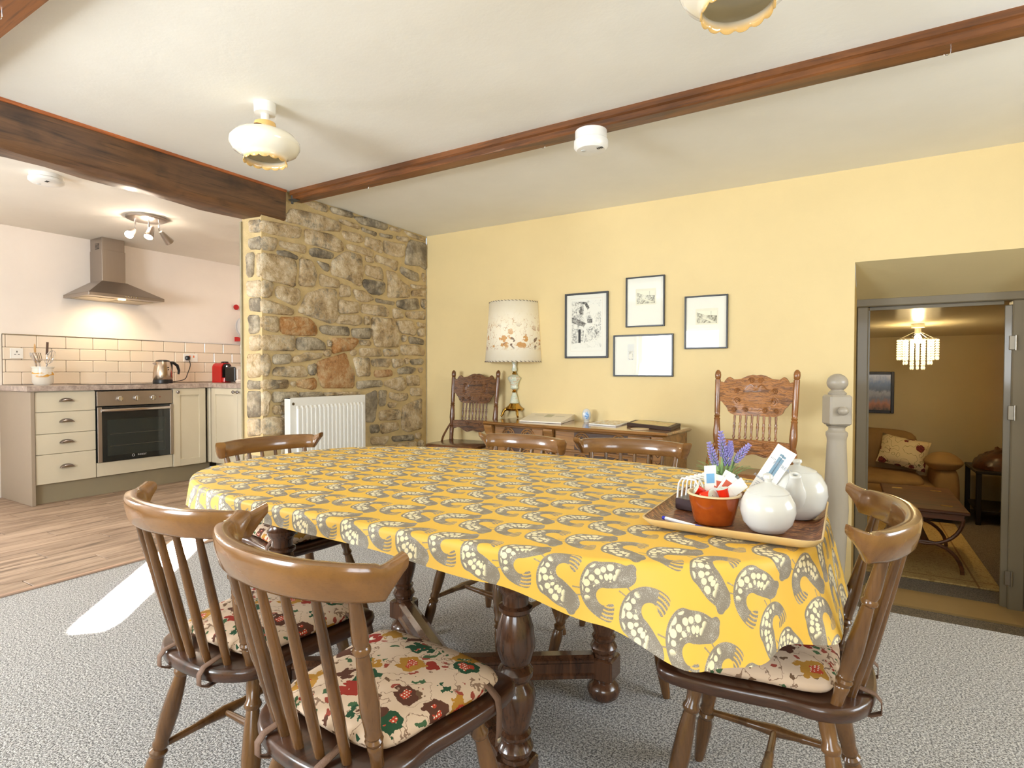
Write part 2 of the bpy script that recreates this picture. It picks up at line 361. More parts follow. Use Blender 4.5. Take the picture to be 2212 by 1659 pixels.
rect_prism('trim_4', (0.06, 4.17, LF), (0.95, 4.48, LF+0.012), plain('tan_threshold_board', (168, 142, 96), 0.5, var=0.03), 'flat tan threshold board of the lower doorway')
# stair well and step
rect_prism('floor_step', (WX0, EDGE+0.002, LF), (WX1, 3.11, -0.215), M_CARPET2, 'carpeted step down to the lower room')
rect_prism('floor_lounge', (-1.2, EDGE+0.03, LF-0.03), (2.2, LB, LF), M_CARPET2, 'brown flecked carpet of the lower lounge')
rect_prism('wall_stair_left', (WX0-0.06, EDGE, LF), (WX0-0.001, YW, -0.031), M_TAUPE, 'low side wall of the stair well below the floor')
rect_prism('wall_stair_right', (WX1+0.001, EDGE, LF), (WX1+0.06, YW, -0.031), M_TAUPE, 'opposite low side wall of the stair well')
rect_prism('wall_stair_riser', (WX0-0.06, EDGE-0.05, LF), (WX1+0.06, EDGE, -0.031), M_CARPET2, 'carpeted riser at the top of the step')
# lounge shell
rect_prism('wall_lounge_back', (-1.2, LB, LF), (1.42, LB+0.1, 1.7), M_LOUNGE, 'beige back wall of the lower lounge')
rect_prism('wall_lounge_left', (-1.3, 4.45, LF), (-1.2, LB, 1.7), M_LOUNGE, 'left wall of the lower lounge')
rect_prism('wall_lounge_right', (1.42, 4.45, LF), (1.52, LB+0.1, 1.7), M_LOUNGE, 'right wall of the lower lounge')
b = MB(); b.add([(-1.3, 4.46, 1.505), (1.52, 4.46, 1.505), (1.52, LB+0.1, 1.412), (-1.3, LB+0.1, 1.412), (-1.3, 4.46, 1.6), (1.52, 4.46, 1.6), (1.52, LB+0.1, 1.6), (-1.3, LB+0.1, 1.6)], [(0, 3, 2, 1), (4, 5, 6, 7), (0, 1, 5, 4), (1, 2, 6, 5), (2, 3, 7, 6), (3, 0, 4, 7)])
t = NT('satin_lounge_ceiling'); nn = t.noise(t.mapping(t.coord(), scale=(1.2, 26, 1)), 3, 3); t.bump(nn, 0.25, 0.01)
struct(b.build('ceiling_lounge', t.fin(lin((214, 204, 176)), 0.22, spec=0.6), smooth=False), 'low glossy ceiling of the lower lounge')
# other walls, with windows behind the camera
def wall_with_windows(name, axis, pos, a0, a1, z0, z1, holes, th, m, label):
    b = MB(); cuts = sorted(holes)
    def blk(u0, u1, w0, w1):
        if u1-u0 < 1e-4 or w1-w0 < 1e-4: return
        if axis == 'Y': b.box(((u0+u1)/2, pos-th/2, (w0+w1)/2), (u1-u0, th, w1-w0))
        else: b.box((pos+th/2, (u0+u1)/2, (w0+w1)/2), (abs(th), u1-u0, w1-w0))
    u = a0
    for (h0, h1, w0, w1) in cuts: blk(u, h0, z0, z1); blk(h0, h1, z0, w0); blk(h0, h1, w1, z1); u = h1
    blk(u, a1, z0, z1); return struct(b.build(name, m, smooth=False), label)
W1, W2 = (-3.15, -1.75, 0.80, 1.80), (-0.15, 1.35, 0.82, 1.88)
wall_with_windows('wall_front', 'Y', YF, XS, XR, 0, HC, [W1, W2], 0.25, M_YELLOW, 'yellow wall behind the viewer with two windows')
wall_with_windows('wall_front_kitchen', 'Y', YF, XK, XS, 0, HC, [], 0.25, M_KITCHEN, 'kitchen wall behind the viewer')
W3 = (1.15, 2.55, 0.85, 1.85)  # added unseen window, put here for the fill light
wall_with_windows('wall_right', 'X', XR, YF, YW, 0, HC, [W3], 0.25, M_YELLOW, 'yellow side wall with one added window')
W4 = (-1.02, -0.08, 0.98, 1.92)
wall_with_windows('wall_kitchen', 'X', XK, YF, YE, 0, HK, [W4], -0.2, M_KITCHEN, 'warm white kitchen wall behind the cooker hood')
rect_prism('wall_kitchen_end', (XK, YE, 0), (XST+0.1, YE+0.1, HK), M_KITCHEN, 'white end wall of the kitchen')
t = NT('window_glass'); tr_ = t.n('ShaderNodeBsdfTransparent'); gl_ = t.n('ShaderNodeBsdfGlossy'); gl_.inputs['Roughness'].default_value = 0.02; mx_ = t.n('ShaderNodeMixShader'); mx_.inputs[0].default_value = 0.05
t.t.links.new(tr_.outputs[0], mx_.inputs[1]); t.t.links.new(gl_.outputs[0], mx_.inputs[2]); t.t.links.new(mx_.outputs[0], t.out.inputs[0]); M_PANE = t.m
def window(n, axis, pos, w, label):
    a0, a1, z0, z1 = w; e = bpy.data.objects.new('window_%d' % n, None); COL.objects.link(e); struct(e, label)
    P = (lambda u, z: (u, pos, z)) if axis == 'Y' else (lambda u, z: (pos, u, z))
    D = (lambda du, dz, t: (du, t, dz)) if axis == 'Y' else (lambda du, dz, t: (t, du, dz))
    e.location = P((a0+a1)/2, z0)
    def L(p): return tuple(Vector(p)-e.location)
    b = MB(); mid = (a0+a1)/2
    for u in (a0+0.03, a1-0.03, mid): b.box(L(P(u, (z0+z1)/2)), D(0.06, z1-z0, 0.06))
    for z in (z0+0.03, z1-0.03): b.box(L(P(mid, z)), D(a1-a0, 0.06, 0.06))
    b.build('window_frame', M_WHITE, e, smooth=False)
    for u0, u1 in ((a0+0.06, mid-0.03), (mid+0.03, a1-0.06)):
        MB().box(L(P((u0+u1)/2, (z0+z1)/2)), D(u1-u0, z1-z0-0.12, 0.004)).build('pane', M_PANE, e, smooth=False)
window(1, 'Y', YF-0.14, W1, 'white framed window behind the viewer towards the kitchen')
window(2, 'Y', YF-0.14, W2, 'white framed window behind the viewer')
window(3, 'X', XR+0.14, W3, 'added white framed window in the side wall, out of view')
window(4, 'X', XK-0.1, W4, 'white framed kitchen window')
# beams
b = MB(); n = 26
for zt, zb, nm in ((HC, 2.03, 0),):
    ys = [YF + (2.47-YF)*i/n for i in range(n+1)]; vs = []; fs = []
    for i, y in enumerate(ys):
        w = 0.006*math.sin(i*1.7)+0.005*math.sin(i*0.6); q = 0.010*math.sin(i*1.1+1)
        vs += [(XS+0.012, y, zt), (XS+0.006+w*0.5, y, zb+0.03+q), (XS-0.02+w, y, zb+w), (XST+0.02+q*0.5, y, zb+0.002-w), (XST-0.005, y, zb+0.025), (XST-0.005, y, zt)]
    for i in range(n):
        for k in range(6): k2 = (k+1) % 6; fs.append((i*6+k, i*6+6+k, i*6+6+k2, i*6+k2))
    fs += [tuple(range(6)), tuple(n*6+k for k in range(5, -1, -1))]
    b.add(vs, fs)
o = b.build('oak_beam', M_BEAM, angle=50); tag(o, 'thick dark oak beam above the kitchen opening', 'beam', kind='structure')
o2 = MB().box((XS+0.016, (YF+2.47)/2, HC-0.008), (0.012, 2.47-YF, 0.016), bev=0.002).build('edge_strip', wood('orange_pine_strip', (186, 104, 50), (140, 74, 34), axis=1), o, smooth=False)
def joist(y0, y1, x0, label):
    zb = 2.180; b = MB(); prof = [(y0, HC), (y0, zb+0.034), (y0+0.012, zb+0.028), (y0+0.012, zb+0.006), (y0+0.018, zb), (y1, zb), (y1, HC)]
    b.prism([(p[0], p[1]) for p in prof], (x0, 0, 0), (0, 1, 0), (0, 0, 1), (1, 0, 0), XR-x0)
    o = b.build('ceiling_joist', M_JOIST, smooth=False); return tag(o, label, 'beam', kind='structure')
joist(2.49, 2.585, XS+0.022, 'long reddish pine joist crossing the dining ceiling')
joist(0.665, 0.779, XS+0.022, 'reddish pine joist at the top left corner of the view')
b = MB(); b.box((XS+0.03, 2.505, 2.20), (0.012, 0.014, 0.09), bev=0.002); b.box((XS+0.055, 2.50, 2.174), (0.06, 0.05, 0.006), bev=0.002)
tag(b.build('joist_bracket', metal('grey_steel', (120, 122, 122), 0.5)), 'grey steel bracket where the joist meets the oak beam', 'bracket')
def hook(p, label):
    p = Vector(p); pts = [p, p+Vector((0, 0, -0.012))] + [p+Vector((0.010*math.cos(a)-0.010, 0, -0.012+0.010*math.sin(a))) for a in [-0.3*k for k in range(1, 10)]]
    o = MB().tube(pts, 0.0014, 6).build('ceiling_hook', M_CHROME, loc=(0, 0, 0)); tag(o, label, 'hook', 'small hooks in the joists')
hook((at_z(2055, 100, 2.18).x, 2.545, 2.18), 'small metal hook under the long joist, towards the right')
hook((at_z(1180, 312, 2.18).x, 2.545, 2.18), 'small metal hook under the long joist, left of the smoke alarm')
hook((at_z(803, 402, 2.18).x, 2.545, 2.18), 'small metal hook under the long joist, nearest the stone wall')
hook((at_z(22, 32, 2.18).x, 0.725, 2.18), 'small metal hook in the corner joist')

# ---------------------------------------------------------------- the stone wall, stone by stone
wl = MB(); wl.box(((XS+XST)/2-0.006, (YST+YW)/2+0.006, HC/2), (XS-XST-0.012, YW-YST-0.012, HC)); wl = wl.build('wall_stone', M_MORTAR, smooth=False); struct(wl, 'rubble stone wall with sandy mortar')
tr = MB(); tr.box((XST-0.004, YST+0.035, 1.01), (0.016, 0.07, 2.02)); struct(tr.build('trim_5', plain('olive_grey_bead', (150, 140, 112), 0.6), smooth=False), 'olive painted edge bead of the stone wall')
def q3(x, y): return 500+x/4.609, 400+y/4.609
def q4(x, y): return 500+x/4.609, 650+y/4.609
S3 = '''300,345 460,375 700,420 690,525 560,515 300,455;545,300 600,230 900,300 1090,370 1095,460 860,450 700,390 545,360;700,160 830,165 970,205 965,270 850,240;985,215 1210,275 1215,325 1010,275
1220,310 1400,325 1570,400 1540,450 1300,390;1075,340 1160,350 1280,410 1275,440 1100,380;735,430 1000,490 1110,560 1130,640 1080,670 900,615 745,580;1105,450 1290,490 1325,550 1290,575 1140,540
1340,510 1500,555 1510,680 1420,640 1335,600;1520,550 1740,590 1720,715 1640,710 1525,665;1300,415 1450,470 1445,510 1310,455;1480,475 1610,500 1605,535 1490,510;1650,505 1765,515 1755,570 1660,545
1780,545 1940,580 1945,845 1880,800 1735,790 1745,650;1580,415 1700,430 1680,470 1590,450;1720,450 1940,530 1930,560 1780,510;305,510 465,530 440,650 310,640;485,550 750,600 745,685 600,650 490,610
1150,590 1260,600 1420,670 1410,715 1300,680 1160,635;780,640 850,620 1025,680 1010,735 800,705;460,650 560,650 665,710 660,740 470,690;285,665 430,690 640,740 655,860 640,1015 400,950 285,910
690,720 810,755 860,900 830,1010 680,995;850,750 985,790 980,860 930,850;1160,655 1300,700 1320,860 1295,1010 1180,940 1000,890 1010,750;1340,700 1425,730 1420,775 1345,760;1440,690 1665,755 1650,860 1580,810 1435,760
1340,790 1500,820 1525,950 1345,895;1690,805 1870,880 1875,955 1800,945 1690,870;1900,870 1945,890 1940,970 1905,940;885,875 1085,950 1075,1025 890,1000;1545,845 1640,870 1700,960 1785,1010 1775,1120 1560,1115 1570,960
1320,935 1530,965 1535,1050 1490,1095 1390,1080 1315,1000;1790,985 1940,1000 1940,1035 1800,1025;1800,1045 1940,1050 1940,1110 1800,1105;300,945 430,970 400,1115 300,1110;445,1020 500,1000 685,1035 690,1130 640,1200 450,1110
1090,980 1195,1010 1190,1110 1080,1110;1210,1035 1320,1050 1430,1135 1350,1165 1260,1145;760,1080 920,1030 1050,1045 1060,1340 1000,1380 720,1280 670,1260;1075,1135 1270,1165 1275,1270 1075,1275;1440,1125 1630,1160 1620,1195 1450,1165
1650,1150 1860,1125 1880,1230 1760,1245 1655,1210;1890,1135 1940,1130 1940,1240 1895,1210;1300,1180 1520,1200 1580,1260 1560,1310 1300,1270;300,1130 480,1180 630,1240 615,1295 300,1265;1610,1230 1690,1230 1720,1320 1620,1330
1740,1260 1930,1255 1935,1340 1750,1320;285,1300 470,1310 475,1465 380,1450 285,1420;490,1310 680,1310 790,1330 860,1420 855,1495 590,1490 500,1470;1050,1350 1080,1290 1280,1290 1320,1360 1250,1400 1060,1375;1330,1300 1390,1310 1390,1385 1325,1390
1405,1315 1625,1330 1675,1500 1670,1610 1440,1605 1405,1480;1640,1350 1800,1350 1850,1430 1830,1500 1690,1470;1850,1360 1935,1380 1930,1415 1860,1410;1855,1430 1930,1420 1925,1510 1860,1500;885,1400 1020,1400 1170,1410 1185,1500 1010,1495 900,1470
1200,1430 1390,1420 1390,1530 1220,1520;1700,1490 1750,1500 1745,1560 1700,1555;1770,1500 1920,1540 1920,1590 1780,1575;300,1490 640,1500 635,1650 300,1640;655,1515 850,1520 940,1580 940,1640 655,1640;960,1540 1000,1545 995,1610 965,1605
1010,1520 1240,1520 1275,1560 1200,1640 1010,1680;1280,1540 1390,1545 1395,1600 1290,1590;1690,1585 1880,1600 1925,1640 1925,1700 1700,1690'''
S4 = '''290,530 380,530 405,620 370,750 290,740;420,535 600,530 595,620 420,630;615,560 760,510 910,520 900,570 620,615;920,490 1000,475 1000,550 930,555;1190,490 1250,480 1250,545 1195,545;1280,470 1480,470 1505,550 1290,550
1520,475 1660,480 1670,545 1525,550;860,605 1145,520 1180,650 1230,690 1225,865 910,865 860,700;410,740 440,660 720,645 770,750 660,760;765,640 850,620 850,735 780,740;1220,565 1380,570 1390,745 1260,750;1400,580 1590,575 1580,660 1410,650
1600,575 1720,575 1715,640 1620,670;1725,570 1770,565 1765,630 1735,625;1785,585 1910,575 1910,635 1800,635;1430,690 1600,685 1610,745 1440,765;1660,680 1760,650 1850,675 1800,725 1670,730;1865,665 1910,660 1910,715 1870,710
300,785 470,790 575,785 570,870 400,880 300,880;590,800 650,800 645,855 600,850;660,790 840,765 855,860 820,885 660,855;1255,800 1500,790 1510,850 1260,880;1530,800 1700,750 1750,820 1740,870 1690,900 1530,840;1750,745 1870,740 1885,840 1760,845
420,905 665,905 660,975 580,1015 415,1010;680,910 910,905 905,950 690,960;920,910 1290,905 1280,935 930,945;1340,940 1450,890 1460,1000 1430,1200 1345,1205;1475,890 1555,895 1535,1045 1475,1045;1580,905 1660,920 1765,920 1760,980 1690,1000 1580,970
1790,865 1905,870 1905,945 1795,945;1565,1010 1650,1010 1640,1055 1570,1065;1480,1095 1680,1080 1685,1180 1480,1190;1710,1060 1800,1010 1900,970 1900,1270 1760,1305 1700,1270;420,1040 560,1040 565,1120 420,1130;310,1170 450,1150 560,1175 560,1330 300,1330
1385,1235 1475,1235 1475,1310 1390,1320;1490,1220 1660,1205 1675,1280 1500,1325;1395,1355 1580,1345 1540,1430 1400,1435;1600,1350 1820,1330 1825,1390 1620,1405;1835,1320 1895,1310 1895,1380 1840,1370;300,905 385,905 400,960 370,1140 300,1150'''
E3 = '''160,350 280,340 280,460 165,465;155,540 280,505 280,640 170,635;140,680 215,670 205,900 150,915;240,680 278,680 278,900 245,905;140,955 280,945 280,1110 150,1105;165,1125 280,1120 280,1260 170,1245;160,1295 265,1300 265,1460 165,1480;170,1500 280,1490 280,1640 170,1640'''
E4 = '''150,535 280,525 280,750 150,760;150,790 280,800 280,880 150,880;150,905 280,905 280,1150 150,1160;150,1175 280,1180 280,1340 150,1350'''
ORANGE = {49, 63, 73, 86, 81}; GREY = {3, 4, 10, 11, 13, 19, 20, 23, 28, 32, 41, 42, 56, 57, 59, 61, 67, 75, 80, 82, 87, 90, 91, 93, 94, 102, 105}
def stone(poly2, o, ex, ey, en, mat, proud):
    """poly2 in metres in the plane; a bulging irregular stone seated in the mortar"""
    P = [Vector(p) for p in poly2]; c = sum(P, Vector((0, 0)))/len(P)
    P = [p+(p-c).normalized()*min(0.005, (p-c).length*0.06) for p in P]
    # chamfer the corners, then break up the sides
    ring = []; n = len(P)
    for i in range(n):
        a, b_, d_ = P[i-1], P[i], P[(i+1) % n]
        l1, l2 = (a-b_).length, (d_-b_).length; k = min(0.016, 0.3*l1, 0.3*l2)
        ring += [b_+(a-b_).normalized()*k, b_+(d_-b_).normalized()*k]
        if l2 > 0.07: ring.append((b_+d_)/2 + Vector((R.uniform(-1, 1), R.uniform(-1, 1)))*0.004)
    m = len(ring)
    size = min(max(p.x for p in P)-min(p.x for p in P), max(p.y for p in P)-min(p.y for p in P))
    hs = [proud*R.uniform(0.75, 1.2) for _ in range(m)]
    vs = [o+ex*p.x+ey*p.y-en*0.012 for p in ring]
    vs += [o+ex*p.x+ey*p.y+en*h*0.45 for p, h in zip(ring, hs)]
    ins = min(0.012, size*0.16)
    inn = [p+(c-p).normalized()*min(ins, (c-p).length*0.4) for p in ring]
    vs += [o+ex*p.x+ey*p.y+en*h for p, h in zip(inn, hs)]
    inn2 = [p+(c-p)*0.5 for p in inn]
    vs += [o+ex*p.x+ey*p.y+en*(h+R.uniform(-0.003, 0.006)) for p, h in zip(inn2, hs)]
    vs.append(o+ex*c.x+ey*c.y+en*proud*1.25)
    fs = []
    for k in range(3):
        for i in range(m): j = (i+1) % m; fs.append((k*m+i, k*m+j, k*m+m+j, k*m+m+i))
    for i in range(m): fs.append((3*m+i, 3*m+(i+1) % m, 4*m))
    b = MB(); b.add(vs, fs); return b.build('stone', mat, wl, angle=60)
def parse(s): return [[tuple(map(float, p.split(','))) for p in st.split()] for st in s.replace('\n', ';').split(';')]
EXF, EYF, ENF = Vector((0, 1, 0)), Vector((0, 0, 1)), Vector((1, 0, 0))
polys = [[q3(*p) for p in s] for s in parse(S3)] + [[q4(*p) for p in s] for s in parse(S4)]
boxes = []
for i, s in enumerate(polys):
    w = [at_x(px, py, XS) for px, py in s]; w2 = [(max(YST+0.008, p.y), p.z) for p in w]
    mat = M_STONE[1] if i in ORANGE else M_STONE[2] if i in GREY else M_STONE[0]
    stone(w2, Vector((XS-0.012, 0, 0)), EXF, EYF, ENF, mat, R.uniform(0.012, 0.022))
for i, s in enumerate([[q3(*p) for p in s] for s in parse(E3)] + [[q4(*p) for p in s] for s in parse(E4)]):
    w = [at_y(px, py, YST) for px, py in s]; w2 = [(max(XST+0.02, min(XS-0.006, p.x)), p.z) for p in w]
    stone(w2, Vector((0, YST+0.012, 0)), Vector((1, 0, 0)), EYF, Vector((0, -1, 0)), M_STONE[(0, 2, 2, 0)[i % 4]], R.uniform(0.012, 0.02))
# courses hidden behind the radiator and below the table line
z = 0.02
while z < 0.40:
    h = R.uniform(0.09, 0.12); y = YST+0.02
    while y < YW-0.08:
        w = R.uniform(0.12, 0.26); w = min(w, YW-0.02-y)
        stone([(y, z), (y+w-0.02, z+R.uniform(-.006, .006)), (y+w-0.02, z+h-0.02), (y, z+h-0.02+R.uniform(-.01, .006))], Vector((XS-0.012, 0, 0)), EXF, EYF, ENF, M_STONE[R.choice((0, 0, 1, 2))], 0.016); y += w
    z += h
z = 0.42
while z < 0.80:
    h = R.uniform(0.09, 0.12); y = 2.44
    while y < 3.02:
        w = R.uniform(0.12, 0.24)
        stone([(y, z), (y+w-0.02, z), (y+w-0.02, z+h-0.02), (y, z+h-0.02)], Vector((XS-0.012, 0, 0)), EXF, EYF, ENF, M_STONE[R.choice((0, 0, 2))], 0.012); y += w
    z += h
z = 0.03
while z < 0.42:
    h = R.uniform(0.1, 0.13); stone([(XST+0.02, z), (XS-0.008, z), (XS-0.008, z+h-0.02), (XST+0.02, z+h-0.02)], Vector((0, YST+0.012, 0)), Vector((1, 0, 0)), EYF, Vector((0, -1, 0)), M_STONE[R.choice((0, 2))], 0.014); z += h

# ---------------------------------------------------------------- kitchen
M_TILE = plain('cream_glazed_tile', (238, 222, 202), 0.12, var=0.015, scale=3); M_TGROUT = plain('grey_tile_grout', (150, 138, 124), 0.9)
t = NT('grey_stone_laminate'); v = t.coord(); n1 = t.noise(v, 18, 5, 0.65); n2 = t.noise(v, 70, 3)
M_TOP = t.fin(t.ramp(t.math('ADD', t.math('MULTIPLY', n1, .7), t.math('MULTIPLY', n2, .3)), [(0.3, (122, 108, 100)), (0.5, (170, 154, 144)), (0.7, (206, 192, 182))]), 0.4)
bk = struct(MB().box((XK+0.003, (1.772+YE)/2, 1.117), (0.006, YE-1.772, 0.412)).build('trim_6', M_TGROUT, smooth=False), 'grouted splashback of cream metro tiles')
tm = {}
for r in range(4):
    z = 0.914+0.1025*r+0.05
    y = 1.794-0.205 if r % 2 else 1.794-0.1025-0.1025
    y = (1.794-0.205) + (0.0 if r % 2 else 0.0)
    off = 0.0 if r in (3, 1) else 0.1025
    y = 1.794-0.205+off
    while y < YE-0.01:
        y0, y1 = max(y, 1.775)+0.0015, min(y+0.205, YE)-0.0015
        if y1-y0 > 0.012:
            k = round(y1-y0, 3)
            if k not in tm: tm[k] = MB().box((0, 0, 0), (0.010, k, 0.0995), bev=0.004).mesh('tile', M_TILE, smooth=False)
            inst('tile', tm[k], bk, (XK+0.009, (y0+y1)/2, z))
        y += 0.205
struct(MB().box((XK+0.008, (1.772+YE)/2, 1.326), (0.016, YE-1.772, 0.006)).build('trim_7', M_CHROME, smooth=False), 'thin chrome strip on top of the tiles')
struct(MB().box((XK+0.008, 0.0, 0.06), (0.016, 2*1.60, 0.12)).build('baseboard_kitchen', plain('dark_skirting', (92, 88, 82), 0.6), smooth=False), 'dark skirting along the kitchen wall')
# base units
ZC0, ZC1 = 0.15, 0.868
def at_unit(name, label, y0, y1):
    e = thing(name, label, 'cabinet', (XF, (y0+y1)/2, 0.0)); b = MB()
    b.box((-0.30, 0, (ZC0+ZC1)/2), (0.56, (y1-y0)-0.002, ZC1-ZC0)); b.build('carcass', M_CAB, e, smooth=False); return e
Y0, Y1, Y2, Y3 = 1.778, 2.181, 2.786, 3.092
du = at_unit('drawer_unit', 'cream four-drawer base unit with cup handles beside the oven', Y0, Y1)
cup = MB(); seg = 12
vs = []; rows = 5
for i in range(rows+1):
    a = (PI/2)*i/rows
    for k in range(seg+1):
        th = PI*k/seg; vs.append((0.002+0.026*math.sin(a)*1.0, -0.048*math.cos(th), 0.030*math.sin(th)*math.cos(a*0.93)))
fs = [(i*(seg+1)+k, i*(seg+1)+k+1, (i+1)*(seg+1)+k+1, (i+1)*(seg+1)+k) for i in range(rows) for k in range(seg)]
cup.add(vs, fs)
M_PEWTER = metal('pewter_handle', (150, 142, 140), 0.22); cup_me = cup.mesh('cup_handle', M_PEWTER)
zs = [0.868, 0.722, 0.574, 0.425, 0.152]
zs = [at_x(75, yy, XF).z for yy in (848, 892, 940, 985, 1050)]
for k in range(4):
    zt, zb = zs[k]-0.002, zs[k+1]+0.002
    df = MB().box((0.0, 0, 0), (0.020, Y1-Y0-0.006, zt-zb), bev=0.0015).build('drawer', M_CAB, du, smooth=False, loc=(-0.01, 0, (zt+zb)/2))
    inst('cup_handle', cup_me, df, (0.010, at_x(143, 900, XF).y-(Y0+Y1)/2, 0.0))
ov = thing('oven', 'stainless steel built-in oven with dark glass door', 'oven', (XF, (Y1+Y2)/2, 0.0)); W = Y2-Y1-0.006
MB().box((-0.30, 0, (0.155+0.868)/2), (0.56, W, 0.868-0.155)).build('oven_body', M_BLACK, ov, smooth=False)
zp = at_x(290, 868, XF).z
cpan = MB().box((0.0, 0, (0.735+0.858)/2), (0.03, W, 0.858-0.735), bev=0.002).build('control_panel', M_STEEL, ov, smooth=False)
for xx in (259, 295, 330):
    y = at_x(xx, 857, XF+0.02).y-(Y1+Y2)/2; kb = MB(); Mx = Matrix.Rotation(PI/2, 3, 'Y')
    kb.lathe([(0.023, 0.0), (0.022, 0.02), (0.018, 0.024), (0.001, 0.024)], (0.015, y, 0.795), 18, Mx); kb.box((0.041, y, 0.795), (0.008, 0.006, 0.044), bev=0.001); kb.build('knob', M_CHROME, cpan)
yl = at_x(346, 855, XF+0.02).y-(Y1+Y2)/2
MB().lathe([(0.004, 0), (0.004, 0.003), (0.0005, 0.003)], (0.015, yl, 0.797), 10, Matrix.Rotation(PI/2, 3, 'Y')).build('indicator', plain('red_lens', (140, 30, 24), 0.2), cpan)
vt = MB()
for k in range(28): vt.box((0.014, -0.26+k*0.019, 0.863), (0.006, 0.008, 0.006))
vt.build('vent', M_BLACK, ov, smooth=False)
dr = MB(); dr.box((0.005, 0, 0.50), (0.03, W, 0.455), bev=0.003); dr = dr.build('oven_door', M_DARKGLASS, ov, smooth=False)
MB().box((0.015, -W/2+0.016, 0.50), (0.016, 0.032, 0.455), bev=0.002).build('steel_edge', M_STEEL, dr, smooth=False); MB().box((0.015, W/2-0.014, 0.50), (0.016, 0.028, 0.455), bev=0.002).build('steel_edge', M_STEEL, dr, smooth=False)
pts = [Vector((0.022+0.030*math.sin(PI*k/14), -W/2+0.03+(W-0.06)*k/14, 0.700)) for k in range(15)]
MB().tube(pts, 0.014, 10).build('handle', metal('polished_steel', (205, 200, 196), 0.16), dr)
b = MB(); b.box((0.0205, 0.0, 0.47), (0.001, 0.46, 0.30)); b.build('inner_window', NT('oven_inner_glass').fin(lin((40, 48, 48)), 0.05, spec=0.6), dr, smooth=False)
b = MB()
for zz in (0.40, 0.50): b.box((0.0215, 0, zz), (0.001, 0.42, 0.004))
b.build('rack_bar', metal('rack_wire', (120, 122, 116), 0.4), dr, smooth=False)
M_LOGO = plain('pale_print', (190, 190, 190), 0.5)
text('INDESIT', 0.020, M_LOGO, dr, frame_matrix((0.0225, 0.035, 0.305), (0, 1, 0), (0, 0, 1)))
MB().tube([(0.0215, -0.035+0.010*math.cos(a), 0.305+0.010*math.sin(a)) for a in [2*PI*k/16 for k in range(16)]], 0.0016, 5, True).build('emblem', M_LOGO, dr)
MB().box((-0.01, 0, (0.155+0.268)/2), (0.020, W, 0.268-0.155), bev=0.0015).build('filler_panel', M_CAB, ov, smooth=False)
def shaker(parent, w, h, cy, cz, axis='X', name='door', kn=None):
    """shaker door with raised frame; axis X: faces +X, axis Y: faces -Y (in local coords of the parent)"""
    Mr = Matrix.Identity(3) if axis == 'X' else Matrix(((0, 1, 0), (-1, 0, 0), (0, 0, 1)))
    b = MB(); q = 0.062
    b.box((-0.004, 0, 0), (0.012, w, h))
    for sy in (-1, 1): b.box((0.006, sy*(w/2-q/2), 0), (0.012, q, h), bev=0.0015)
    for sz in (-1, 1): b.box((0.006, 0, sz*(h/2-q/2)), (0.012, w-2*q, q), bev=0.0015)
    b.v = [tuple(Mr @ Vector(p)) for p in b.v]
    d = b.build(name, M_CAB, parent, smooth=False, loc=(cy if axis == 'Y' else 0.0, cy if axis == 'X' else 0.0, cz))
    if kn is not None:
        kb = MB(); kb.lathe([(0.006, 0), (0.005, 0.012), (0.014, 0.018), (0.015, 0.026), (0.009, 0.031), (0.0005, 0.031)], (0.012, kn[0], kn[1]), 14, Matrix.Rotation(PI/2, 3, 'Y'))
        kb.v = [tuple(Mr @ Vector(p)) for p in kb.v]; kb.build('knob', M_PEWTER, d)
    return d
cu = at_unit('slim_cupboard', 'narrow cream shaker cupboard between oven and kitchen corner', Y2, Y3)
shaker(cu, Y3-Y2-0.006, ZC1-ZC0-0.004, 0.0, (ZC0+ZC1)/2, 'X', kn=(-(Y3-Y2)/2+0.035, 0.325))
# corner leg of the units
YL = 3.135
cc = thing('corner_cupboard', 'cream shaker cupboards turning the kitchen corner beside the stone wall', 'cabinet', (-4.75, YL, 0))
b = MB(); b.box((-0.03, 0.31, (ZC0+ZC1)/2), (1.02, 0.58, ZC1-ZC0)); b.box((-0.527, 0.0, (ZC0+ZC1)/2), (0.05, 0.03, ZC1-ZC0), bev=0.006); b.build('carcass', M_CAB, cc, smooth=False)
xk = at_y(503, 849, YL-0.03).x+4.75
for x0, x1, k in ((-0.475, xk+0.035, 1), (xk+0.039, xk+0.50, -1)):
    wv = x1-x0; d_ = shaker(cc, wv, ZC1-ZC0-0.004, (x0+x1)/2, (ZC0+ZC1)/2, 'Y', kn=(-k*(-1)*(wv/2-0.03)*1.0 if k == 1 else -(wv/2-0.03), 0.325))
# plinths, end panel, worktop
tag(MB().box((XF-0.045, (1.775+3.15)/2, 0.0745), (0.018, 3.15-1.775, 0.147)).build('kitchen_plinth', M_PLINTH, smooth=False), 'taupe plinth under the oven run of kitchen units', 'plinth')
tag(MB().box((-4.75, YL+0.06, 0.0745), (1.02, 0.018, 0.147)).build('kitchen_plinth', M_PLINTH, smooth=False), 'taupe plinth under the corner cupboards', 'plinth')
tag(MB().box(((XK+0.012+XF+0.012)/2, 1.763, 0.434), (XF-XK, 0.024, 0.866), bev=0.001).build('end_panel', M_ENDP, smooth=False), 'shade-darkened end panel closing the run of kitchen units', 'panel')
b = MB(); b.prism([(XK+0.012, 1.728), (XF+0.022, 1.728), (XF+0.022, YL-0.022), (-4.20, YL-0.022), (-4.20, YE), (XK+0.012, YE)], (0, 0, 0.870), (1, 0, 0), (0, 1, 0), (0, 0, 1), 0.040)
tag(b.build('worktop', M_TOP, smooth=False), 'grey stone-effect kitchen worktop', 'worktop')
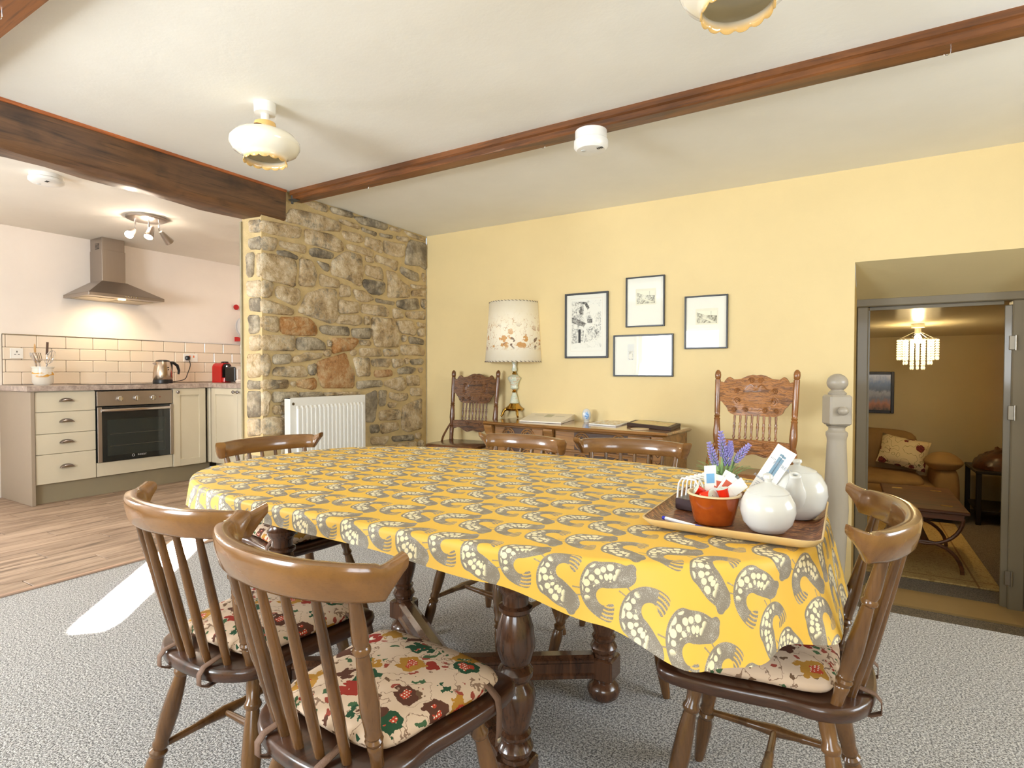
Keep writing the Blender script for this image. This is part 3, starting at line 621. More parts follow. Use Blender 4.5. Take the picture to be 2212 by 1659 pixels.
b = MB(); b.box((-5.56, 2.48, 0.9135), (0.50, 0.59, 0.005), bev=0.002); tag(b.build('hob', M_DARKGLASS, smooth=False), 'flat black glass hob set on the worktop', 'hob')
# cooker hood
hd = thing('cooker_hood', 'stainless steel chimney cooker hood on the kitchen wall', 'hood', (XK, 2.494, 1.66))
b = MB(); hy, X1 = 0.30, 0.477
b.box((X1/2+0.0, 0, 0.014), (X1, 2*hy, 0.026), bev=0.002)
vs = [(0.0, -hy, 0.027), (X1, -hy, 0.027), (X1, hy, 0.027), (0.0, hy, 0.027), (0.0, -0.10, 0.163), (0.235, -0.10, 0.163), (0.235, 0.10, 0.163), (0.0, 0.10, 0.163)]
b.add(vs, [(0, 1, 5, 4), (1, 2, 6, 5), (2, 3, 7, 6), (3, 0, 4, 7), (4, 5, 6, 7), (3, 2, 1, 0)]); b.build('canopy', M_STEEL, hd, smooth=False)
b = MB(); b.box((0.112, 0, 0.163+0.14), (0.224, 0.188, 0.28), bev=0.002); b.box((0.109, 0, (0.163+0.28+HK-1.66)/2), (0.218, 0.180, HK-1.66-0.163-0.28), bev=0.001)
b.v = [p for p in b.v]; b.build('chimney', M_STEEL, hd, smooth=False)
b = MB()
for k in range(5): b.box((0.13, -0.0915, 0.455+0.011*k), (0.07, 0.002, 0.005))
b.build('vent_slots', M_BLACK, hd, smooth=False)
for k in range(5): MB().lathe([(0.007, 0), (0.006, 0.004), (0.0005, 0.004)], (X1, -0.02+0.022*k, 0.014), 10, Matrix.Rotation(PI/2, 3, 'Y')).build('button', M_CHROME, hd)
b = MB(); b.box((0.20, -0.14, 0.0), (0.30, 0.26, 0.004)); b.box((0.20, 0.14, 0.0), (0.30, 0.26, 0.004)); b.build('filter', metal('filter_mesh', (190, 176, 150), 0.4), hd, smooth=False)
MB().lathe([(0.028, -0.004), (0.028, 0.0), (0.001, 0.0)], (0.36, 0.0, -0.001), 16).build('hood_lamp', NT('warm_lamp_lens').fin((1, .8, .5, 1), 0.3, emit=(1.0, 0.72, 0.38, 1), estr=18), hd)
def spot(name, loc, direction, power, color, angle, blend=0.6, radius=0.03):
    l = bpy.data.lights.new(name, 'SPOT'); l.energy = power; l.color = color; l.spot_size = angle; l.spot_blend = blend; l.shadow_soft_size = radius
    o = bpy.data.objects.new(name, l); COL.objects.link(o); o.location = loc; o.rotation_euler = Vector(direction).to_track_quat('-Z', 'Y').to_euler(); return o
spot('hood_lamp_light', (XK+0.30, 2.494, 1.64), (-0.45, 0.05, -1), 9, (1.0, 0.78, 0.5), math.radians(150), 0.9, 0.03)
# ceiling spotlight cluster
cs = at_z(317, 470, HK); sp = thing('ceiling_spotlight', 'round chrome plate with three angled spotlights on the kitchen ceiling', 'ceiling light', (cs.x, cs.y, HK))
MB().lathe([(0.001, -0.022), (0.125, -0.022), (0.138, -0.015), (0.138, 0.0), (0.001, 0.0)], (0, 0, 0), 32, cap=False).build('ceiling_plate', M_STEEL, sp)
def spothead(stem, head, direction, lit):
    b = MB(); b.tube([stem, (stem[0], stem[1], stem[2]-0.07), head], 0.006, 8); d = Vector(direction).normalized(); Mq = d.to_track_quat('Z', 'Y').to_matrix()
    h = MB(); h.lathe([(0.001, -0.055), (0.013, -0.055), (0.020, -0.03), (0.031, 0.03), (0.034, 0.05), (0.030, 0.05), (0.026, 0.03)], head, 18, Mq, cap=False); hh = h.build('spot_head', M_STEEL, sp); b.build('stem', M_CHROME, sp)
    e = MB(); e.lathe([(0.001, 0.034), (0.027, 0.034), (0.027, 0.036), (0.001, 0.036)], head, 16, Mq); e.build('bulb', NT('bulb_glow').fin((1, 1, 1, 1), 0.3, emit=(1.0, 0.86, 0.68, 1), estr=60 if lit else 12), hh)
    return Vector(sp.location)+Vector(head)+d*0.06, d
heads = [((-0.07, -0.05, -0.02), (-0.05, -0.085, -0.125), (0.55, -0.62, -0.55)), ((0.03, 0.0, -0.02), (0.05, 0.0, -0.12), (0.3, -0.45, -0.85)), ((0.06, 0.06, -0.02), (0.07, 0.10, -0.14), (-0.25, 0.75, -0.6))]
for i, (a_, h_, d_) in enumerate(heads):
    p_, dd = spothead(a_, h_, d_, i < 2); spot('spotlight_beam', p_, dd, 22, (1.0, 0.84, 0.66), math.radians(110), 0.8, 0.025)
l = bpy.data.lights.new('spotlight_spill', 'POINT'); l.energy = 7; l.color = (1.0, 0.84, 0.68); l.shadow_soft_size = 0.03; o = bpy.data.objects.new('spotlight_spill', l); COL.objects.link(o); o.location = (cs.x+0.02, cs.y, HK-0.075)
# smoke alarms
def smoke_alarm(loc, r, label, tall):
    e = thing('smoke_alarm', label, 'smoke alarm', loc, group='white smoke alarms')
    MB().lathe([(0.001, 0), (r*0.93, 0), (r*0.93, -tall*0.42), (r*0.86, -tall*0.45)], (0, 0, 0), 32, cap=False).build('base_plate', M_WHITE, e)
    MB().lathe([(r*0.86, -tall*0.44), (r, -tall*0.5), (r, -tall*0.78), (r*0.84, -tall*0.96), (r*0.3, -tall*1.0), (0.001, -tall*1.0)], (0, 0, 0), 32, cap=False).build('cover', M_WHITE, e)
    b = MB()
    for k in range(4): b.box((r*0.5+0.008*k, -r*0.2, -tall*0.985), (0.004, 0.016, 0.003))
    b.build('sounder_slots', M_BLACK, e, smooth=False)
    MB().lathe([(0.012, 0), (0.010, -0.003), (0.001, -0.003)], (-r*0.35, -r*0.3, -tall*0.985), 14).build('test_button', plain('grey_button', (196, 196, 192), 0.4), e)
p = at_z(1277, 285, 2.18); smoke_alarm((p.x, 2.535, 2.18), 0.082, 'white smoke alarm fixed under the long pine joist', 0.095)
p = at_z(100, 378, HK); smoke_alarm((p.x, p.y, HK), 0.088, 'white smoke alarm on the kitchen ceiling beyond the beam', 0.055)
# sockets
def socket(y, z, w, label, rocker):
    e = thing('wall_socket', label, 'socket', (XK+0.014, y, z)); MB().box((0.005, 0, 0), (0.010, w, 0.086), bev=0.003).build('face_plate', M_WHITE, e, smooth=False)
    if rocker:
        for yy in (-0.012, 0.028): MB().box((0.011, yy, 0.012), (0.004, 0.012, 0.022), bev=0.001).build('rocker', plain('orange_rocker', (232, 110, 40), 0.3), e, smooth=False)
    else:
        b = MB(); b.box((0.0105, 0, 0.014), (0.001, 0.006, 0.014)); b.box((0.0105, -0.012, -0.008), (0.001, 0.012, 0.004)); b.box((0.0105, 0.012, -0.008), (0.001, 0.012, 0.004)); b.build('pin_hole', M_BLACK, e, smooth=False)
    return e
socket(1.863, 1.170, 0.086, 'white wall socket behind the utensil crock', False); s2 = socket(3.285, 1.166, 0.146, 'white double socket with orange rocker switches by the kettle', True)
pl = MB(); pl.box((0.0285, -0.045, -0.004), (0.036, 0.046, 0.046), bev=0.010); po = pl.build('plug', M_BLACK); po.location = (XK+0.014, 3.285, 1.166); tag(po, 'black plug pushed into the kitchen socket', 'plug')
# crock of utensils
cp = Vector((-5.66, at_x(93, 830, -5.66).y, 0.9108)); cr = thing('utensil_crock', 'white stoneware crock with ochre brush marks holding utensils', 'crock', cp)
t = NT('ochre_marked_glaze'); v = t.coord(); w = t.noise(t.mapping(v, scale=(10, 10, 26)), 1.4, 2, 0.4, 0.6); z = t.sep(v)[2]
band = t.math('MULTIPLY', t.step(z, 0.055, 0.075), t.math('SUBTRACT', 1.0, t.step(z, 0.105, 0.12)))
M_CROCK = t.fin(t.mix(t.math('MULTIPLY', band, t.step(w, 0.52, 0.58)), lin((226, 220, 208)), lin((216, 160, 62))), 0.25)
MB().lathe([(0.001, 0.0), (0.055, 0.0), (0.070, 0.02), (0.072, 0.10), (0.070, 0.138), (0.076, 0.142), (0.076, 0.150), (0.066, 0.150), (0.062, 0.13), (0.060, 0.02), (0.001, 0.012)], (0, 0, 0), 28, cap=False).build('pot', M_CROCK, cr)
def utensil(name, label, lean, L, mat, headf, ox=0.0, oy=0.0):
    e = thing(name, label, 'utensil', cp+Vector((0, 0, 0.014)), group='utensils in the kitchen crock')
    d = Vector((lean[0], lean[1], 1)).normalized(); a = Vector((ox, oy, 0.004)); tip = a+d*L
    MB().tube([a, tip], 0.0045, 7).build('handle', mat, e); headf(e, tip, d); return e
def spoon_head(w, l_, mat):
    def f(e, tip, d):
        M = d.to_track_quat('Z', 'X').to_matrix(); MB().ellipsoid(tip+d*l_*0.8, (0.006, w, l_), 12, 8, M).build('head', mat, e)
    return f
def slotted(e, tip, d):
    for k in range(-2, 3):
        s = Vector((0, 1, 0)); MB().tube([tip, tip+d*0.03+s*0.012*k, tip+d*0.085+s*0.013*k], 0.003, 6).build('tine', M_CHROME, e)
    MB().tube([tip+d*0.085+Vector((0, 0.013*k, 0)) for k in range(-2, 3)], 0.003, 6).build('tip_bar', M_CHROME, e)
def whisk(e, tip, d):
    sd = Vector((0, 1, 0)); fr = d.cross(sd).normalized()
    for k in range(5):
        q = sd*math.cos(PI*k/5)+fr*math.sin(PI*k/5)
        pts = [tip + d*(0.06-0.06*math.cos(2*PI*j/16)) + q*(0.032*math.sin(2*PI*j/16)) for j in range(16)]
        MB().tube(pts, 0.0014, 5, True).build('loop', M_CHROME, e)
def plainend(e, tip, d): MB().tube([tip-d*0.10, tip+d*0.005], 0.009, 8).build('grip', plain('dark_wood_grip', (84, 58, 40), 0.5), e)
def paddle(e, tip, d): MB().ellipsoid(tip+d*0.03, (0.006, 0.016, 0.05), 10, 6, d.to_track_quat('Z', 'X').to_matrix()).build('blade', plain('beech', (196, 152, 96), 0.5), e)
M_BEECH = plain('beech_handle', (196, 152, 96), 0.5)
utensil('ladle', 'steel ladle leaning out of the crock', (0.0, -0.36), 0.20, M_CHROME, spoon_head(0.035, 0.035, M_CHROME), -0.01, 0.012)
utensil('slotted_turner', 'slotted steel turner leaning out of the crock', (0.20, -0.28), 0.17, M_CHROME, slotted, 0.02, 0.004)
utensil('whisk', 'steel balloon whisk standing in the crock', (0.1, 0.30), 0.16, M_CHROME, whisk, 0.0, -0.02)
utensil('wooden_spatula', 'pale wooden spatula standing in the crock', (0.0, -0.03), 0.24, M_BEECH, paddle, -0.035, -0.03)
utensil('knife_steel', 'dark handled utensil standing upright in the crock', (0.0, 0.05), 0.33, M_CHROME, plainend, -0.03, 0.028)
# kettle
kp = Vector((-5.60, at_x(352, 826, -5.60).y, 0.9108)); ke = thing('kettle', 'brushed steel electric kettle with black handle', 'kettle', kp)
MB().lathe([(0.001, 0), (0.082, 0), (0.084, 0.014), (0.080, 0.036), (0.001, 0.036)], (0, 0, 0), 28, cap=False).build('power_base', M_BLACK, ke)
MB().lathe([(0.078, 0.036), (0.083, 0.05), (0.080, 0.11), (0.070, 0.175), (0.060, 0.205), (0.001, 0.208)], (0, 0, 0), 28, cap=False).build('body', metal('kettle_steel', (196, 178, 160), 0.22), ke)
MB().lathe([(0.060, 0.204), (0.056, 0.216), (0.03, 0.224), (0.001, 0.225)], (0, 0, 0), 24, cap=False).build('lid', M_BLACK, ke)
MB().tube([(0, 0.055, 0.200), (0, 0.095, 0.198), (0, 0.135, 0.170), (0, 0.150, 0.120), (0, 0.145, 0.085)], [0.010, 0.013, 0.014, 0.012, 0.009], 10).build('handle', M_BLACK, ke)
MB().box((0.0, 0.079, 0.12), (0.03, 0.014, 0.16), bev=0.004).build('handle_mount', M_BLACK, ke)
MB().add([(0, -0.05, 0.20), (0.02, -0.06, 0.16), (0, -0.095, 0.192), (-0.02, -0.06, 0.16)], [(0, 2, 1), (0, 3, 2), (1, 2, 3), (0, 1, 3)]).build('spout', M_CHROME, ke)
b = MB()
for k in range(4): b.lathe([(0.006, 0), (0.0005, 0.001)], (0.078, 0.012, 0.085+0.022*k), 10, Matrix.Rotation(PI/2, 3, 'Y'))
b.build('level_window', M_BLACK, ke)
a0 = Vector((XK+0.06, 3.24, 1.15)); b0 = kp+Vector((-0.02, 0.08, 0.012))
pts = cr_spline([a0, a0+Vector((0.03, 0.0, -0.06)), a0+Vector((0.05, -0.04, -0.15)), (b0+a0)/2+Vector((0.03, 0.03, -0.09)), b0+Vector((0, 0.05, 0.004)), b0], 5)
MB().tube([p_-kp for p_ in pts], 0.0045, 6).build('cord', M_BLACK, ke)
# coffee machine and toaster
cm = at_z(486, 826, 0.91); cmp_ = Vector((-5.52, at_x(486, 826, -5.52).y, 0.9108)); cf = thing('coffee_machine', 'small red and black capsule coffee machine on the worktop', 'coffee machine', cmp_)
M_RED = plain('glossy_red', (190, 28, 30), 0.18)
def arch(w, h, x0, x1, nm, mat, z0=0.0):
    poly = [(-w/2, z0)] + [(-w/2, h-w/2*0.9)] + [(-w/2*math.cos(a), h-w/2*0.9+w/2*0.9*math.sin(a)) for a in [PI*k/10 for k in range(1, 10)]] + [(w/2, h-w/2*0.9), (w/2, z0)]
    return MB().prism(poly, (x0, 0, 0), (0, 1, 0), (0, 0, 1), (1, 0, 0), x1-x0).build(nm, mat, cf)
arch(0.115, 0.205, -0.13, 0.03, 'housing', M_RED); arch(0.097, 0.196, 0.03, 0.042, 'front', plain('glossy_black', (14, 14, 16), 0.1), 0.052)
MB().box((0.045, 0, 0.026), (0.05, 0.105, 0.05), bev=0.006).build('drip_tray', M_RED, cf); MB().box((0.0, 0, 0.208), (0.07, 0.045, 0.016), bev=0.005).build('lever', M_BLACK, cf)
MB().box((0.046, -0.005, 0.150), (0.012, 0.022, 0.05), bev=0.004).build('outlet', M_CHROME, cf)
tp = Vector((-5.36, at_x(519, 827, -5.36).y+0.02, 0.9108)); to = thing('toaster', 'cream toaster with dark end beside the coffee machine', 'toaster', tp)
MB().box((0.0, 0.0, 0.085), (0.16, 0.26, 0.16), bev=0.03).build('body', plain('cream_enamel', (222, 210, 198), 0.25), to); MB().box((0, -0.125, 0.085), (0.165, 0.02, 0.15), bev=0.008).build('end_cap', M_BLACK, to)
b = MB(); b.box((-0.03, 0, 0.164), (0.02, 0.2, 0.004)); b.box((0.03, 0, 0.164), (0.02, 0.2, 0.004)); b.build('slot', M_BLACK, to, smooth=False)
# plate rack
rk = thing('plate_rack', 'red wooden plate rack on the kitchen wall near the corner', 'rack', (XK, 3.88, 1.36))
for sy in (-0.095, 0.085):
    MB().prism([(0, 0), (0.12, 0), (0.12, 0.03), (0.05, 0.05), (0, 0.05)], (0.0, sy, 0.0), (1, 0, 0), (0, 0, 1), (0, 1, 0), 0.014).build('bracket', M_RED, rk, smooth=False)
    MB().lathe([(0.03, 0), (0.03, 0.012)], (0.02, sy+0.006, 0.38), 16, Matrix.Rotation(PI/2, 3, 'Y')).build('top_knob', M_RED, rk)
b = MB(); b.tube([(0.11, -0.09, 0.012), (0.11, 0.09, 0.012)], 0.010, 8); b.tube([(0.03, -0.09, 0.012), (0.03, 0.09, 0.012)], 0.010, 8); b.build('rail', M_RED, rk)
MB().box((0.008, 0.0, 0.2), (0.012, 0.03, 0.4)).build('upright', M_RED, rk, smooth=False)
for k, nm in enumerate(('front', 'rear')):
    b = MB(); b.lathe([(0.001, 0.0), (0.08, 0.0), (0.125, 0.014), (0.125, 0.017), (0.078, 0.004), (0.001, 0.004)], (0, 0, 0), 36, Matrix.Rotation(PI/2-0.12, 3, 'Y'), cap=False)
    o = b.build('dinner_plate', plain('white_china', (236, 236, 238), 0.12, var=0.005)); o.location = (XK+0.085-0.035*k, 3.88, 1.36+0.155); tag(o, 'white dinner plate standing in the red rack, %s one' % nm, 'plate', 'plates in the red rack')
tag(MB().lathe([(0.001, 0), (0.035, 0), (0.045, 0.02), (0.03, 0.035), (0.001, 0.036)], (0, 0, 0), 20, cap=False).build('butter_dish', plain('pale_ceramic', (232, 218, 206), 0.2), loc=(-5.1, at_x(519, 829, -5.1).y+0.0, 0.911)), 'small pale dish on the worktop at the stone wall edge', 'dish')

# ---------------------------------------------------------------- radiator
ra = thing('radiator', 'white ribbed panel radiator on the stone wall', 'radiator', (-3.16, 2.76, 0.16)); HR, WR = 0.687, 0.672
b = MB(); nrib = 17; prof = []
y = -WR/2+0.045; yend = WR/2-0.012; stp = (yend-y)/nrib
prof = [(-WR/2, 0.0), (y-0.004, 0.0)]
for k in range(nrib): q = y+k*stp; prof += [(q+stp*0.1, 0.0), (q+stp*0.25, 0.011), (q+stp*0.6, 0.011), (q+stp*0.75, 0.0)]
prof += [(WR/2, 0.0)]
def rib_strip(z0, z1, s0, s1):
    n = len(prof); b.add([(d*s0, yy, z0) for yy, d in prof] + [(d*s1, yy, z1) for yy, d in prof], [(i, i+1, n+i+1, n+i) for i in range(n-1)])
rib_strip(0.0, 0.04, 0, 0); rib_strip(0.04, 0.06, 0, 1); rib_strip(0.06, HR-0.075, 1, 1); rib_strip(HR-0.075, HR-0.055, 1, 0); rib_strip(HR-0.055, HR, 0, 0)
b.build('front_panel', M_WHITE, ra, angle=50)
b = MB(); b.box((-0.03, -WR/2+0.003, HR/2), (0.058, 0.006, HR)); b.box((-0.03, WR/2-0.003, HR/2), (0.058, 0.006, HR)); b.box((-0.03, 0, HR-0.003), (0.058, WR, 0.006)); b.box((-0.055, 0, HR/2), (0.01, WR-0.02, HR-0.02)); b.build('casing', M_WHITE, ra, smooth=False)
MB().lathe([(0.009, -0.002), (0.009, 0.002), (0.0005, 0.002)], (0.002, -WR/2+0.022, HR-0.04), 14, Matrix.Rotation(PI/2, 3, 'Y')).build('bleed_hole', metal('dull_brass', (120, 110, 90), 0.4), ra)
b = MB(); b.box((-0.07, -0.2, 0.45), (0.03, 0.03, 0.1)); b.box((-0.07, 0.2, 0.45), (0.03, 0.03, 0.1)); b.build('wall_bracket', M_WHITE, ra, smooth=False)
for yy in (-WR/2+0.03, WR/2-0.03): MB().tube([(-0.03, yy, 0.03), (-0.03, yy, -0.159)], 0.008, 8).build('pipe', M_WHITE, ra)

# ---------------------------------------------------------------- glass ceiling lamps
t = NT('cream_opal_glass'); z = t.sep(t.coord())[2]
edge = t.math('MAXIMUM', t.step(t.math('MULTIPLY', z, -1), 0.232, 0.262), t.step(z, -0.118, -0.105))
M_OPAL = t.fin(t.mix(edge, lin((246, 240, 222)), lin((226, 184, 112))), 0.1, coat=0.5)
def ceiling_lamp(loc, label):
    e = thing('glass_ceiling_lamp', label, 'ceiling lamp', loc, group='cream glass ceiling lamps')
    MB().lathe([(0.001, 0), (0.048, 0), (0.046, -0.045), (0.018, -0.048), (0.018, -0.085), (0.022, -0.088), (0.001, -0.088)], (0, 0, 0), 24, cap=False).build('lamp_holder', M_WHITE, e)
    prof = [(0.020, -0.082), (0.045, -0.086), (0.048, -0.10), (0.044, -0.118), (0.09, -0.128), (0.13, -0.146), (0.150, -0.172), (0.150, -0.190), (0.135, -0.215), (0.105, -0.232), (0.092, -0.238), (0.090, -0.252), (0.094, -0.268)]
    b = MB(); b.lathe(prof, (0, 0, 0), 96, cap=False)
    n = len(prof); v = b.v
    for k in range(96):
        s = abs(math.sin(PI*14*k/96)); x_, y_, z_ = v[(n-1)*96+k]; v[(n-1)*96+k] = (x_, y_, z_+0.010*(1-s)**1.5)
    sh = b.build('shade', M_OPAL, e, angle=60); m = sh.modifiers.new('thick', 'SOLIDIFY'); m.thickness = 0.003
    b = MB(); b.lathe([(0.018, 0), (0.0005, 0.001)], (0, 0, 0), 20); b.build('motif', plain('sepia_transfer', (140, 104, 70), 0.4, var=0.5, scale=160), e, loc=(0.05, -0.070, -0.1285))
ceiling_lamp((-2.292, 1.634, HC), 'cream glass ceiling lamp with frilled rim near the oak beam')
ceiling_lamp((-0.262, 1.60, HC), 'cream glass ceiling lamp cut by the top of the view')

# ---------------------------------------------------------------- dining table
M_OAK = wood('dark_turned_oak', (88, 57, 37), (48, 31, 22), axis=2, rough=0.22, grain=12, coat=0.5, fine=90)
TC = Vector((-0.935, 1.360)); TA, TB, TZ = 0.890, 0.525, 0.706
def t_edge(th, off=0.0):
    c, s = math.cos(th), math.sin(th); n = 3.2 if s < 0 else 2.5
    e = 2.0/n; return Vector(((TA+off)*math.copysign(abs(c)**e, c), (TB+off)*math.copysign(abs(s)**e, s)))
tb = thing('dining_table', 'dark oak table with bulbous turned legs under the yellow cloth', 'table', (TC.x, TC.y, 0))
NE = 120
poly = [tuple(t_edge(2*PI*k/NE)) for k in range(NE)]
MB().prism(poly, (0, 0, TZ-0.028), (1, 0, 0), (0, 1, 0), (0, 0, 1), 0.027).build('tabletop', M_OAK, tb, smooth=False)
LX0, LX1, LY0, LY1 = -1.47-TC.x, -0.645-TC.x, 1.095-TC.y, 1.640-TC.y
b = MB(); xm, ym = (LX0+LX1)/2, (LY0+LY1)/2
for yy in (LY0, LY1): b.box((xm, yy, 0.630), (LX1-LX0, 0.03, 0.095))
for xx in (LX0, LX1): b.box((xx, ym, 0.630), (0.03, LY1-LY0, 0.095))
b.build('apron', M_OAK, tb, smooth=False)
lp = [(0.034, 0.135), (0.033, 0.145), (0.040, 0.155), (0.042, 0.165), (0.036, 0.176), (0.030, 0.182), (0.036, 0.190), (0.037, 0.197), (0.030, 0.204), (0.036, 0.225), (0.045, 0.262), (0.047, 0.282), (0.042, 0.302), (0.032, 0.312), (0.031, 0.318), (0.040, 0.328), (0.041, 0.340), (0.034, 0.350), (0.030, 0.354), (0.036, 0.362), (0.045, 0.392), (0.046, 0.405), (0.041, 0.440), (0.033, 0.466), (0.031, 0.472), (0.039, 0.479), (0.039, 0.487), (0.030, 0.492), (0.030, 0.512), (0.037, 0.522), (0.043, 0.532), (0.043, 0.540), (0.035, 0.550), (0.034, 0.560)]
leg = MB(); leg.lathe(lp, (0, 0, 0), 28); leg.box((0, 0, 0.102), (0.082, 0.082, 0.068), bev=0.005); leg.box((0, 0, 0.618), (0.080, 0.080, 0.120), bev=0.004)
leg_me = leg.mesh('leg', M_OAK)
foot = MB().lathe([(0.026, 0.07), (0.034, 0.066), (0.030, 0.060), (0.046, 0.046), (0.052, 0.030), (0.046, 0.010), (0.034, 0.0), (0.001, 0.0)], (0, 0, 0), 24, cap=False).mesh('foot', M_OAK)
for xx in (LX0, LX1):
    for yy in (LY0, LY1): l_ = inst('leg', leg_me, tb, (xx, yy, 0)); inst('foot', foot, l_)
sprof = [(-0.032, 0.0), (0.032, 0.0), (0.032, 0.010), (0.026, 0.016), (0.026, 0.044), (0.030, 0.050), (0.030, 0.056), (0.014, 0.066), (-0.014, 0.066), (-0.030, 0.056), (-0.030, 0.050), (-0.026, 0.044), (-0.026, 0.016), (-0.032, 0.010)]
for (a, c) in (((LX0, LY1), (LX1, LY0)), ((LX1, LY1), (LX0, LY0))):
    a, c = Vector(a), Vector(c); d_ = (c-a); L = d_.length; d_.normalize(); nrm = Vector((-d_.y, d_.x))
    b = MB(); st = a+d_*0.035; zo = 0.076 if c.y < 0 and c.x > xm else 0.0765
    b.prism(sprof, (st.x, st.y, zo), (nrm.x, nrm.y, 0), (0, 0, 1), (d_.x, d_.y, 0), L-0.07); b.build('stretcher', M_OAK, tb, smooth=False)

# ---------------------------------------------------------------- tablecloth with the bird print
def bird_group():
    g = bpy.data.node_groups.new('bird_print', 'ShaderNodeTree')
    g.interface.new_socket('uv', in_out='INPUT', socket_type='NodeSocketVector')
    for s in ('body', 'feather', 'extra'): g.interface.new_socket(s, in_out='OUTPUT', socket_type='NodeSocketFloat')
    class G(NT):
        def __init__(s): s.t = g; s.m = None
    t = G(); gi = t.n('NodeGroupInput'); go = t.n('NodeGroupOutput'); x, y, _ = t.sep(gi.outputs[0])
    r = t.math('DIVIDE', t.math('SQRT', t.math('ADD', t.math('MULTIPLY', x, x), t.math('MULTIPLY', y, y))), 0.067)
    th = t.math('FRACT', t.math('ADD', t.math('DIVIDE', t.math('ARCTAN2', y, x), 2*PI), 1.0-28/360))
    I = [(0, 1), (10, .75), (13, .52), (20, .35), (30, .24), (39, .19), (50, .16), (65, .14), (90, .13), (112, .15), (135, .22), (160, .30), (180, .34), (205, .345), (225, .33), (245, .28), (261, .22), (275, .20), (288, .27), (294, .9), (360, 1)]
    O = [(0, 0), (10, .40), (13, .55), (20, .77), (30, .86), (39, .94), (50, .80), (65, .77), (90, .76), (112, .85), (135, .82), (160, .77), (180, .73), (205, .68), (225, .65), (245, .645), (261, .648), (275, .46), (288, .27), (294, .1), (360, 0)]
    ri = t.curve(th, [(a/360, v) for a, v in I]); ro = t.curve(th, [(a/360, v) for a, v in O])
    e = 0.012
    ins = t.step(t.math('SUBTRACT', r, ri), -e, e); outs = t.step(t.math('SUBTRACT', ro, r), -e, e)
    body = t.math('MULTIPLY', ins, outs)
    # tail cut into bars
    tail = t.math('MULTIPLY', t.step(th, 0.655, 0.665), t.math('GREATER_THAN', t.math('SINE', t.math('MULTIPLY', r, 66.0)), 0.25))
    body = t.math('MULTIPLY', body, t.math('SUBTRACT', 1.0, t.math('MULTIPLY', tail, 0.85)))
    # feathers on the breast
    fz = t.math('MULTIPLY', t.math('MULTIPLY', t.step(th, 0.14, 0.17), t.math('SUBTRACT', 1.0, t.step(th, 0.50, 0.53))), t.math('MULTIPLY', t.step(t.math('SUBTRACT', r, ri), 0.13, 0.16), t.step(t.math('SUBTRACT', ro, r), 0.05, 0.08)))
    vo = t.voronoi(t.comb(t.math('MULTIPLY', th, 20.0), t.math('MULTIPLY', r, 5.4), 0.0), 1.0, rnd=0.35)
    fe = t.math('MULTIPLY', fz, t.math('SUBTRACT', 1.0, t.step(vo.outputs['Distance'], 0.42, 0.50)))
    # two thin legs
    lg = t.math('MULTIPLY', t.math('MAXIMUM', t.math('LESS_THAN', t.math('ABSOLUTE', t.math('SUBTRACT', th, 0.452)), 0.0035), t.math('LESS_THAN', t.math('ABSOLUTE', t.math('SUBTRACT', th, 0.488)), 0.0035)), t.math('MULTIPLY', t.math('LESS_THAN', r, 0.96), outs_inv(t, ro, r)))
    t.put(go.inputs[0], body); t.put(go.inputs[1], fe); t.put(go.inputs[2], lg); return g
def outs_inv(t, ro, r): return t.math('GREATER_THAN', r, ro)
BG = bird_group()
t = NT('yellow_bird_print_cotton'); uv = t.n('ShaderNodeUVMap', uv_map='flat').outputs[0]; ux, uy, _ = t.sep(uv)
PX, QY = 0.154, 0.1225; body = fea = ext = None
for flip, ox, oy in ((1, 0, 0), (1, PX/2, QY), (-1, PX/2, 0), (-1, 0, QY)):
    lx_ = t.math('SUBTRACT', t.math('MODULO', t.math('ADD', ux, 100*PX+PX/2-ox), PX), PX/2)
    ly_ = t.math('SUBTRACT', t.math('MODULO', t.math('ADD', uy, 100*QY+QY+0.045-oy), 2*QY), QY)
    nd = t.n('ShaderNodeGroup'); nd.node_tree = BG; t.put(nd.inputs[0], t.comb(lx_, t.math('MULTIPLY', ly_, float(flip)), 0.0))
    body = nd.outputs[0] if body is None else t.math('MAXIMUM', body, nd.outputs[0]); fea = nd.outputs[1] if fea is None else t.math('MAXIMUM', fea, nd.outputs[1]); ext = nd.outputs[2] if ext is None else t.math('MAXIMUM', ext, nd.outputs[2])
sp = t.noise(uv, 700, 2, 0.7); sp2 = t.noise(uv, 55, 3); ground = t.mix(t.noise(uv, 9, 3), lin((228, 180, 66)), lin((236, 193, 84)))
grey = t.mix(t.step(t.math('ADD', sp, t.math('MULTIPLY', sp2, 0.5)), 0.78, 0.95), lin((122, 118, 112)), lin((192, 188, 180)))
c = t.mix(t.math('MULTIPLY', t.math('MAXIMUM', body, t.math('MULTIPLY', ext, 0.8)), 0.93), ground, grey); c = t.mix(fea, c, lin((240, 228, 188)))
wv = t.noise(uv, 1500, 2); t.bump(wv, 0.12, 0.0006)
M_CLOTH = t.fin(c, 0.5, spec=0.45)
DROP = [(-180, .125), (-150, .11), (-125, .075), (-105, .045), (-90, .05), (-75, .072), (-60, .11), (-45, .145), (-32, .165), (-20, .17), (-5, .175), (10, .175), (30, .16), (60, .12), (90, .10), (140, .11), (180, .125)]
b = MB(); NTH = 420; uvs = []; ZT = TZ+0.003; NR = 10; NH = 12
